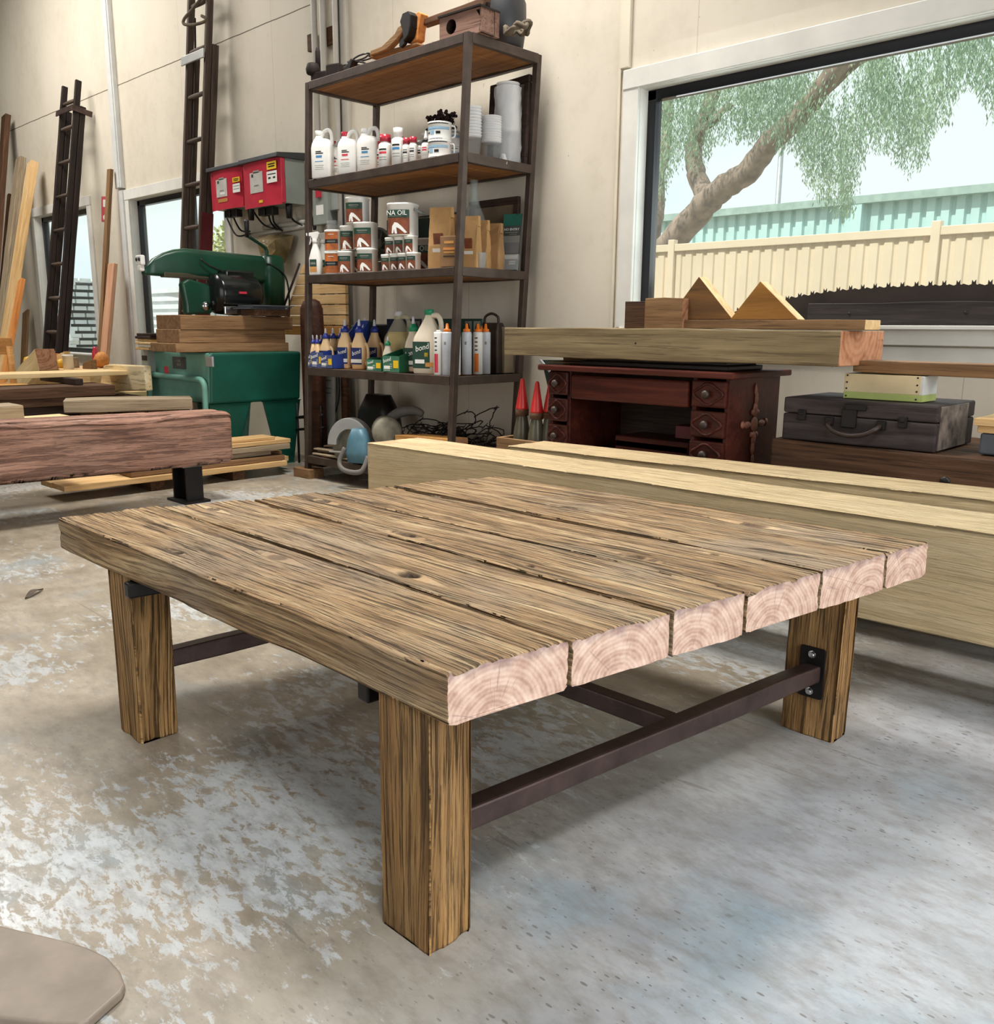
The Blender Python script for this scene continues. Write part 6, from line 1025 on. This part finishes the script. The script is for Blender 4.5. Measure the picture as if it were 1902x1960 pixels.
# ------------------------------------------------------------------ sewing desk
DF_ = 2.93; xl = PY(1052, 760, DF_).x; xr = PY(1393, 800, DF_).x; zt = PY(1392, 725, DF_).z; DB_ = PX(1488, 800, xr).y; dk = thing('sewing_desk', 'dark mahogany treadle sewing desk with carved drawers under the resawn beam', 'desk', ((xl+xr)/2, DF_, 0)); cx = (xl+xr)/2; W_ = xr-xl; D_ = DB_-DF_
m = MB(); m.box((0, D_/2-.01, zt+.012), (W_+.07, D_+.07, .024)); m.build('top', MAHOG, dk, bev=.006)
for xa, wd in ((-W_/2, .115), (W_/2-.155, .155)):
    m = MB(); x0 = xa; m.box((x0+.009, D_/2, zt/2+.09), (.018, D_, zt-.18)); m.box((x0+wd-.009, D_/2, zt/2+.09), (.018, D_, zt-.18)); m.box((x0+wd/2, D_-.009, zt/2+.09), (wd-.036, .018, zt-.18)); m.box((x0+wd/2, D_/2, .19), (wd-.036, D_-.02, .018))
    m.build('pedestal', MAHOG, dk, bev=.003)
    for k in range(3):
        h_ = .098; zc = zt-.004-h_/2-k*(h_+.014)-(.006 if xa > 0 else 0); m = MB(); m.box((x0+wd/2, -.002, zc), (wd-.012, .03, h_)); o = m.build('drawer', MAHOG, dk, bev=.006)
        m = MB(); P = [(x0+wd/2+(wd*.36)*math.cos(a)*(1+.12*math.cos(4*a)), zc+h_*.36*math.sin(a)*(1+.12*math.cos(4*a))) for a in np.linspace(0, 2*PI, 25)[:-1]]; m.tube([(x, -.019, z) for x, z in P], .005, 0, 6, True); m.build('carving', MAHOG, o)
        m = MB(); m.lathe([(.008, 0), (.008, .012), (.017, .02), (.014, .028), (.004, .031)], 0, 14, Matrix.Translation((x0+wd/2, -.017, zc))@Matrix.Rotation(PI/2, 4, 'X')); m.build('knob', LEATH, o)
m = MB(); m.box((-.02, .0, zt-.065), (W_-.29, .03, .10)); m.build('apron_drawer', MAHOG, dk, bev=.008)
m = MB(); m.box((0, D_-.02, zt*.5+.03), (W_-.04, .012, zt-.1)); m.build('back_panel', DARK, dk)
m = MB(); m.box((.02, D_*.55, zt-.29), (.36, .2, .05)); m.box((.02, D_*.55-.09, zt-.34), (.36, .02, .12)); m.build('machine_bed', MAHOG, dk, bev=.006); m = MB(); m.tube(smooth_path([(-.13, D_*.4, zt-.27), (-.11, D_*.35, zt-.33), (-.05, D_*.3, zt-.43), (-.02, D_*.3, zt-.6)], 5), .012, 0, 7); m.tube(smooth_path([(.2, D_*.4, zt-.27), (.16, D_*.35, zt-.36), (.1, D_*.3, zt-.45), (.08, D_*.3, zt-.65)], 5), .011, 0, 7); m.build('iron_treadle_frame', BLACK, dk); m = MB(); m.box((.18, D_*.42, zt-.225), (.09, .1, .05)); m.build('small_box', DRED, dk, bev=.003)
for s in (-1, 1):
    m = MB(); 
    for yy in (.05, D_-.05): m.tube([(s*(W_/2-.07), yy, .2), (s*(W_/2-.07), yy+(.0), .012)], [.016, .02], 0, 8)
    m.tube([(s*(W_/2-.07), .02, .012), (s*(W_/2-.07), D_-.02, .012)], .012, 0, 8); m.build('iron_leg', BLACK, dk)
m = MB(); XX = W_/2+.001; yc = D_*.50; zc = PX(1437, 812, xr).z; CARV = flat('highlit_red_brown', '#8f5c47', .5, 0, .25, 18)  # ornament lighter than the desk: its highlight is put into the colour
def ell(y, z, ry, rz, th=.009): m.lathe([(.001, 0), (1, .001), (.82, th*.6), (.35, th), (.001, th*1.05)], 0, 14, Matrix.Translation((XX, yc+y, zc+z))@Matrix(((0, 0, 1, 0), (ry, 0, 0, 0), (0, rz, 0, 0), (0, 0, 0, 1))))
for y, z, ry, rz in ((0, 0, .028, .03), (-.055, 0, .03, .014), (.055, 0, .03, .014), (-.09, .002, .014, .016), (.09, .002, .014, .016), (0, .055, .017, .03), (.004, .095, .012, .03), (-.006, .13, .007, .025), (0, -.055, .017, .03), (-.004, -.095, .012, .03), (0, -.135, .009, .022), (.018, .045, .012, .012), (-.018, .045, .012, .012), (.018, -.04, .012, .012), (-.018, -.04, .012, .012)): ell(y, z, ry, rz)
m.build('carved_ornament', CARV, dk)
x0, x1 = PY(1118, 705, 3.0).x, PY(1402, 708, 3.0).x; m = MB(); m.box(((x0+x1)/2, 3.1, zt+.0335), (x1-x0, .26, .018)); m.box(((x0+x1)/2, 3.1, zt+.0495), (x1-x0-.04, .23, .014)); o = tag(m.build('desk_lid', flat('dark_varnished_lid', '#2c201b', .3, 0, .15), None, bev=.004), 'dark stepped wooden lid lying on the sewing desk under the beam', 'lid')
LZ = zt+.0567
# ------------------------------------------------------------------ beam on the desk and what it carries
YB = 2.90; xa, xb = PY(964, 660, YB).x, PY(1607, 668, YB).x; zb_ = LZ; zt_ = PY(1607, 632, YB).z; dp = max(.12, PX(1693, 636, xb).y-YB)
o = board('resawn_beam', 'grey-brown resawn timber beam with a knot lying across the sewing desk', 'beam', (xa, YB+dp/2, (zb_+zt_)/2), (xb, YB+dp/2, (zb_+zt_)/2), dp, zt_-zb_, wood('olive_brown_timber', '#5f5039', '#807053', '#9c8b6a', 22, .5, .4, .8), endg('orange_end_grain', '#b98462', '#96603f', '#5c3723', 230, 0, .06), bev=.004); o['kind'] = 'thing'
m = MB(); P = PY(1217, 657, YB); m.lathe([(.012, 0), (.011, .004), (.004, .005)], 0, 12, Matrix.Translation(P-Vector(o.location)+Vector((0, .002, 0)))@Matrix.Rotation(PI/2, 4, 'X')); m.build('knot', BLACK, o, rot=None); o.children[0].matrix_parent_inverse = Matrix.Rotation(0, 4, 'X')
bz = zt_+.001
pa, pb = PY(1287, 620, YB+.02).x, PY(1655, 622, YB+.05).x; board('brown_plank', 'thin brown plank on top of the beam under the two wedges', 'plank', (pa, YB+.10, bz+.0165), (pb, YB+.115, bz+.0165), .13, .032, BROWN, TAN, bev=.002)
def wedge(label, pts, Y, th, mat, side): 
    P = [PY(x, y, Y) for x, y in pts]; zm = min(p.z for p in P); c = sum(P, Vector())/3; m = MB(); m.prism([(p.x-c.x, p.z-zm) for p in P], -th/2, th/2, 0, Matrix.Rotation(PI/2, 4, 'X'), 1); return tag(m.build('wedge', [mat, side], None, (c.x, Y, bz+.0337), bev=.002), label, 'wedge')
wedge('dark-stained triangular timber wedge, left one under the window', [(1285, 612), (1345, 530), (1409, 611)], 2.99, .055, wood('streaked_brown', '#4a3522', '#6d4e2d', '#9a6a30', 9, .4, .1), TAN); wedge('golden brown triangular timber wedge, right one under the window', [(1404, 612), (1462, 539), (1534, 612)], 2.98, .055, wood('golden_brown', '#7d5526', '#9c6d33', '#b07f40', 12, .2, .1), TAN)
x0, x1 = PY(1241, 600, 2.95).x, PY(1313, 600, 2.95).x; h_ = PY(1280, 571, 2.95).z-bz; board('orange_block', 'orange-brown timber block on the beam beside the dark wedge', 'block', (x0, 2.965, bz+h_/2), (x1-.0, 2.965, bz+h_/2), .08, h_, ORANGE if False else BROWN, EGB, bev=.002)
x0, x1 = PY(1199, 600, 3.04).x, PY(1246, 600, 3.04).x; h_ = PY(1220, 578, 3.04).z-bz; board('dark_block', 'dark brown timber block at the left on top of the beam', 'block', (x0, 3.065, bz+h_/2), (x1+.02, 3.065, bz+h_/2), .08, h_, OLDB, EGB, bev=.002)
# saw blade and board on the window sill
SL = W1[2]+.017; top = [(1393, 596), (1420, 590), (1465, 580), (1512, 569), (1560, 561), (1610, 555), (1680, 550), (1760, 547), (1840, 545), (1902, 545), (1990, 546), (2080, 549)]; Ys = 3.648; Q = [PY(x, y, Ys) for x, y in top]; poly = []
for a, b in zip(Q[:-1], Q[1:]):
    n = max(1, round((b-a).length/.057))
    for k in range(n):
        p = a.lerp(b, k/n); u = (b-a).normalized(); s = (b-a).length/n
        poly += [(p.x, p.z), (p.x+s*.1, p.z+.004), (p.x+s*.45, p.z-.002), (p.x+s*.62, p.z+.001), (p.x+s*.64, p.z+.017), (p.x+s*.76, p.z+.008), (p.x+s*.88, p.z+.018), (p.x+s*.9, p.z+.002)]
poly += [(Q[-1].x, Q[-1].z), (Q[-1].x, SL), (Q[0].x-.01, SL), (Q[0].x-.01, Q[0].z-.005)]; m = MB(); m.prism(poly, -.0012, .0012, 0, Matrix.Translation((0, Ys, 0))@Matrix.Rotation(PI/2, 4, 'X')); t = thing('crosscut_saw', 'long dark rusty crosscut saw blade standing teeth-up on the window sill', 'saw', (0, 0, 0)); m.build('blade', flat('rusty_saw_steel', '#3a302b', .6, .4, .25, 6), t)
m = MB(); m.lathe([(.014, 0), (.016, .08), (.012, .16)], 0, 10); m.build('handle', BROWN, t, (Q[-1].x+.015, Ys-.0, SL))
x0 = PY(1547, 600, 3.61).x; h_ = PY(1700, 580, 3.61).z-SL; o = board('blackened_board', 'blackened timber board with old holes along the window sill before the saw', 'board', (x0, 3.613, SL+h_/2+.001), (.1, 3.613, SL+h_/2+.001), .03, h_, GREY_BD, bev=.003)
for px, py in ((1625, 601), (1848, 598)): m = MB(); m.lathe([(.007, 0), (.006, .002), (.001, .002)], 0, 10, Matrix.Translation(PY(px, py, 3.5975)-Vector(o.location))@Matrix.Rotation(PI/2, 4, 'X')); m.build('hole', BLACK, o)
# ------------------------------------------------------------------ suitcase, crate and the dark timber below
SY0 = 2.98; p0, p1 = PY(1500, 770, SY0), PY(1797, 778, SY0); zb_ = PY(1790, 868, SY0).z; sd = PX(1866, 782, p1.x).y-SY0; w_ = p1.x-p0.x; h_ = p1.z-zb_
yb0 = SY0-.015; o = board('dark_timber', 'long dark brown timber with a bolt hole under the old suitcase', 'timber', (p0.x-.03, yb0+.3, zb_-.105), (.6, yb0+.3, zb_-.105), .6, .208, OLDB, bev=.008)
m = MB(); m.lathe([(.016, 0), (.015, .003), (.001, .003)], 0, 14, Matrix.Translation(PY(1808, 922, yb0-.002)-Vector(o.location))@Matrix.Rotation(PI/2, 4, 'X')); m.build('bolt_hole', BLACK, o)
for k, x in enumerate((p0.x+.15, .3)): m = MB(); m.box((0, 0, (zb_-.21)/2), (.2, .5, zb_-.21)); tag(m.build('support_block', OLDB, None, (x, yb0+.3, 0)), ['left block under the dark timber below the suitcase', 'right block under the dark timber outside the picture'][k], 'block')
t = thing('old_suitcase', 'worn grey-brown wooden suitcase with metal clasps lying on the dark timber', 'suitcase', ((p0.x+p1.x)/2, SY0, zb_+.001)); SUIT = wood('worn_suitcase_board', '#211c1a', '#383030', '#504846', 12, .5, .2, .6)
m = MB(); m.box((0, sd/2, h_*.31), (w_, sd, h_*.62)); m.build('case', SUIT, t, bev=.006); m = MB(); m.box((0, sd/2, h_*.815), (w_, sd, h_*.36)); m.build('lid', SUIT, t, bev=.006); SCUF = flat('scuffed_hide', '#75685d', .8, 0, .45, 22, .4); m = MB(); m.box((w_/2+.001, sd*.42, h_*.5), (.004, sd*.72, h_*.94)); m.build('scuffed_end_cover', SCUF, t, bev=.001)
for x in (-.36, -.0, .30):
    m = MB(); 
    if x == 0: m.box((-.02, -.006, h_*.60), (.05, .012, h_*.42)); m.box((-.0, -.007, h_*.86), (.07, .01, h_*.14))
    else: m.box((x*w_, -.005, h_*.60), (.028, .012, h_*.24)); m.box((x*w_, -.009, h_*.64), (.018, .012, h_*.08))
    m.build('clasp', BSTEEL, t, bev=.003)
m = MB(); m.tube(smooth_path([(-.085, -.006, h_*.48), (-.08, -.03, h_*.42), (-.05, -.04, h_*.30), (0, -.042, h_*.24), (.05, -.04, h_*.30), (.08, -.03, h_*.42), (.085, -.006, h_*.48)], 5), .008, 0, 8); m.build('handle', LEATH, t)
for x in (-.088, .088): m = MB(); m.box((x, -.005, h_*.5), (.03, .01, .03)); m.build('handle_mount', BSTEEL, t, bev=.003)
zs = zb_+.002+h_; Yc = 3.06; q0, q1 = PY(1617, 715, Yc), PY(1764, 715, Yc); ch = q0.z-zs; cd_ = max(.1, PX(1791, 712, q1.x).y-Yc); t = thing('painted_crate', 'small cream-painted crate with a lime green band on top of the suitcase', 'crate', ((q0.x+q1.x)/2, Yc, zs+.001)); cw = q1.x-q0.x
CRT = flat('cream_crate_paint', '#cdbb94', .7, 0, .1, 9); LIME = flat('lime_crate_paint', '#a6b266', .7, 0, .1, 9); WCR = flat('whitewashed_board', '#cfd0cb', .7, 0, .08, 8)
for nm, c, d in (('front_board', (0, .007, ch/2), (cw, .014, ch)), ('back_board', (0, cd_-.007, ch/2), (cw, .014, ch)), ('end_board', (-cw/2+.007, cd_/2, ch/2), (.014, cd_-.028, ch)), ('end_board', (cw/2+.002, cd_/2, ch/2), (.014, cd_-.002, ch)), ('base_board', (0, cd_/2, .006), (cw-.03, cd_-.03, .012))):
    m = MB(); m.box((c[0], c[1], c[2]+ch*.135), (d[0], d[1], d[2]*.73), 0 if nm != 'end_board' else 2) if nm != 'base_board' else m.box(c, d, 0)
    if nm != 'base_board': m.box((c[0], c[1], ch*.135), (d[0], d[1], ch*.27), 1)
    m.build(nm, [CRT, LIME, WCR], t, bev=.001)
m = MB(); [m.lathe([(.003, 0), (.003, .001)], 0, 8, Matrix.Translation((x*cw, -.001, z*ch))@Matrix.Rotation(PI/2, 4, 'X')) for x in (-.46, .46) for z in (.1, .4, .65, .93)]; f = m.build('nail_heads', RUSTM, t); f['kind'] = 'stuff'
zc = zs+.0025+ch; x0 = PY(1640, 700, 3.1).x; m = MB(); P = []; xr_ = .25; n = 14
for k in range(n+1): u = k/n; P.append((x0+(xr_-x0)*u, zc+.004+.012*(2*abs(u-.33))**2.2))
P2 = [(x, zc+.047-.0*x) for x, z in reversed(P)]; m.prism(P+P2, -.07, .07, 0, Matrix.Translation((0, 3.135, 0))@Matrix.Rotation(PI/2, 4, 'X')); tag(m.build('curved_board', BROWN, None, (0, 0, -.004), bev=.004), 'long brown board with curved underside resting on the cream-painted crate', 'board')
xx = PY(1852, 820, 2.99).x; z1 = PY(1880, 836, 2.95).z; m = MB(); m.box((.22, 0, (z1-zb_)/2), (.44, .22, z1-zb_-.002)); tag(m.build('slate_box', SLATE, None, (xx+.02, 3.16, zb_+.001), bev=.006), 'dark slate grey box at the right edge beside the old suitcase', 'box')
z2 = PY(1880, 806, 2.95).z; board('tan_board', 'upper tan board on the slate grey box at the right edge', 'board', (xx, 3.14, z1+(z2-z1)*.75), (xx+.5, 3.14, z1+(z2-z1)*.75), .2, (z2-z1)*.48, TAN, bev=.002); board('tan_board', 'lower tan board on the slate grey box at the right edge', 'board', (xx+.01, 3.145, z1+(z2-z1)*.25+.0005), (xx+.5, 3.145, z1+(z2-z1)*.25+.0005), .2, (z2-z1)*.48, TAN, bev=.002)
# ------------------------------------------------------------------ oil bottles with red funnels by the shelf
YO = 2.96; ct = PY(1000, 842, 2.9).z; x0, x1 = PY(952, 845, 2.9).x, PY(1036, 845, 2.9).x; t = thing('timber_crate', 'rough tan timber crate holding the oil bottles between shelf and desk', 'crate', ((x0+x1)/2, 2.99, 0)); cw = x1-x0
for nm, c, d in (('side_board', (0, -.09, ct/2), (cw, .016, ct)), ('side_board', (0, .09, ct/2), (cw, .016, ct)), ('end_board', (-cw/2+.008, 0, ct/2), (.016, .164, ct)), ('end_board', (cw/2-.008, 0, ct/2), (.016, .164, ct)), ('floor_board', (0, 0, ct-.12), (cw-.034, .164, .014))): m = MB(); m.box(c, d); m.build(nm, BROWN, t, bev=.002)
for k, (px, pyt, pyc, Y) in enumerate(((999, 724, 783, 2.97), (1027, 730, 790, 2.95), (1052, 731, 788, 2.985))):
    P = PY(px, pyc, Y); T_ = PY(px, pyt, Y); z0 = ct-.112; t = thing('oil_bottle', 'dusty glass oil bottle with red pourer cone, %s of the three by the desk' % ['left', 'middle', 'right'][k], 'oil bottle', (P.x, Y, z0)); hc = P.z-z0; ht = T_.z-z0; m = MB(); m.lathe([(.03, 0), (.04, .01), (.041, hc*.35), (.037, hc*.6), (.024, hc*.86), (.022, hc*.93)], 0, 20); m.build('glass', DIRTYG, t)
    m = MB(); m.lathe([(.03, hc*.88), (.031, hc)], 0, 16); m.build('collar', OLDB, t); m = MB(); m.lathe([(.03, hc), (.029, hc+.008), (.009, ht-.006), (.006, ht)], 0, 18); m.build('pourer_cone', flat('bright_red_cone', '#c92f2a', .35, 0, .08), t)
P = [PY(x, y, 3.30) for x, y in ((1008, 690), (1074, 690), (1130, 800))]; z0 = 0; m = MB(); m.prism([(P[0].x, P[0].z), (P[1].x, P[1].z), (P[2].x+.12, .002), (P[2].x-.16, .002)][::-1], -.01, .01, 0, Matrix.Translation((0, 3.42, 0))@Matrix.Rotation(PI/2, 4, 'X')); t = tag(m.build('green_sign_board', flat('very_dark_green', '#11241d', .5, 0, .1), None), 'dark green board leaning between the shelf unit and the sewing desk', 'board')
P0 = PY(1008, 690, 3.30); P1 = PY(1060, 760, 3.30); board('edge_frame', None, None, (P0.x, 3.40, P0.z), (P1.x+.03, 3.40, P1.z), .014, .012, ALU, up=(0, 1, 0), parent=t)
x0 = PY(1032, 720, 3.0).x; m = MB(); zz = PY(1060, 738, 3.08).z; m.box((0, 0, .002), (.18, .12, .004)); m.box((0, .06, .03), (.18, .004, .06)); tag(m.build('card_tray', PAPER2, None, (x0+.09, 3.12, zt+.0255), rot=(0, 0, .1)), 'open brown card tray on the left end of the sewing desk', 'tray')
# ------------------------------------------------------------------ small floor things
m = MB(); p = PZ(66, 1138, 0); n = 10; vs = []
for k in range(n+1):
    u = k/n; x = -.055+.11*u; w2 = .011*math.sin(PI*min(1, u*1.05))**.8+.0006; z = .004+.010*math.sin(PI*u)**2; vs += [(x, -w2, z+.004), (x, 0, z), (x, w2, z+.004)]
m.add(vs, [(3*k+j, 3*k+3+j, 3*k+4+j, 3*k+1+j) for k in range(n) for j in range(2)], 0, True); o = m.build('dry_leaf', flat('dry_leaf_brown', '#4a3a28', .7, 0, .25, 30), None, (p.x, p.y, -.002), rot=(0, 0, 2.3)); b = o.modifiers.new('thick', 'SOLIDIFY'); b.thickness = .001; tag(o, 'curled dry brown leaf on the concrete left of the table', 'leaf')
zz = .016; P = [PZ(x, y, zz) for x, y in ((-160, 1728), (0, 1770), (120, 1798), (165, 1811), (205, 1830), (230, 1858), (239, 1882), (232, 1897), (170, 1952), (150, 1960), (100, 1959), (0, 1947), (-190, 1915))]; c = sum(P, Vector())/len(P); m = MB(); m.prism([(p.x-c.x, p.y-c.y) for p in P], 0, .015); SLB = flat('smooth_grey_brown_board', '#85786a', .5, 0, .14, 14)
tag(m.build('rounded_plank', SLB, None, (c.x, c.y, .001), bev=.004, seg=3), 'smooth grey-brown board with rounded corner on the floor at the lower left', 'board')
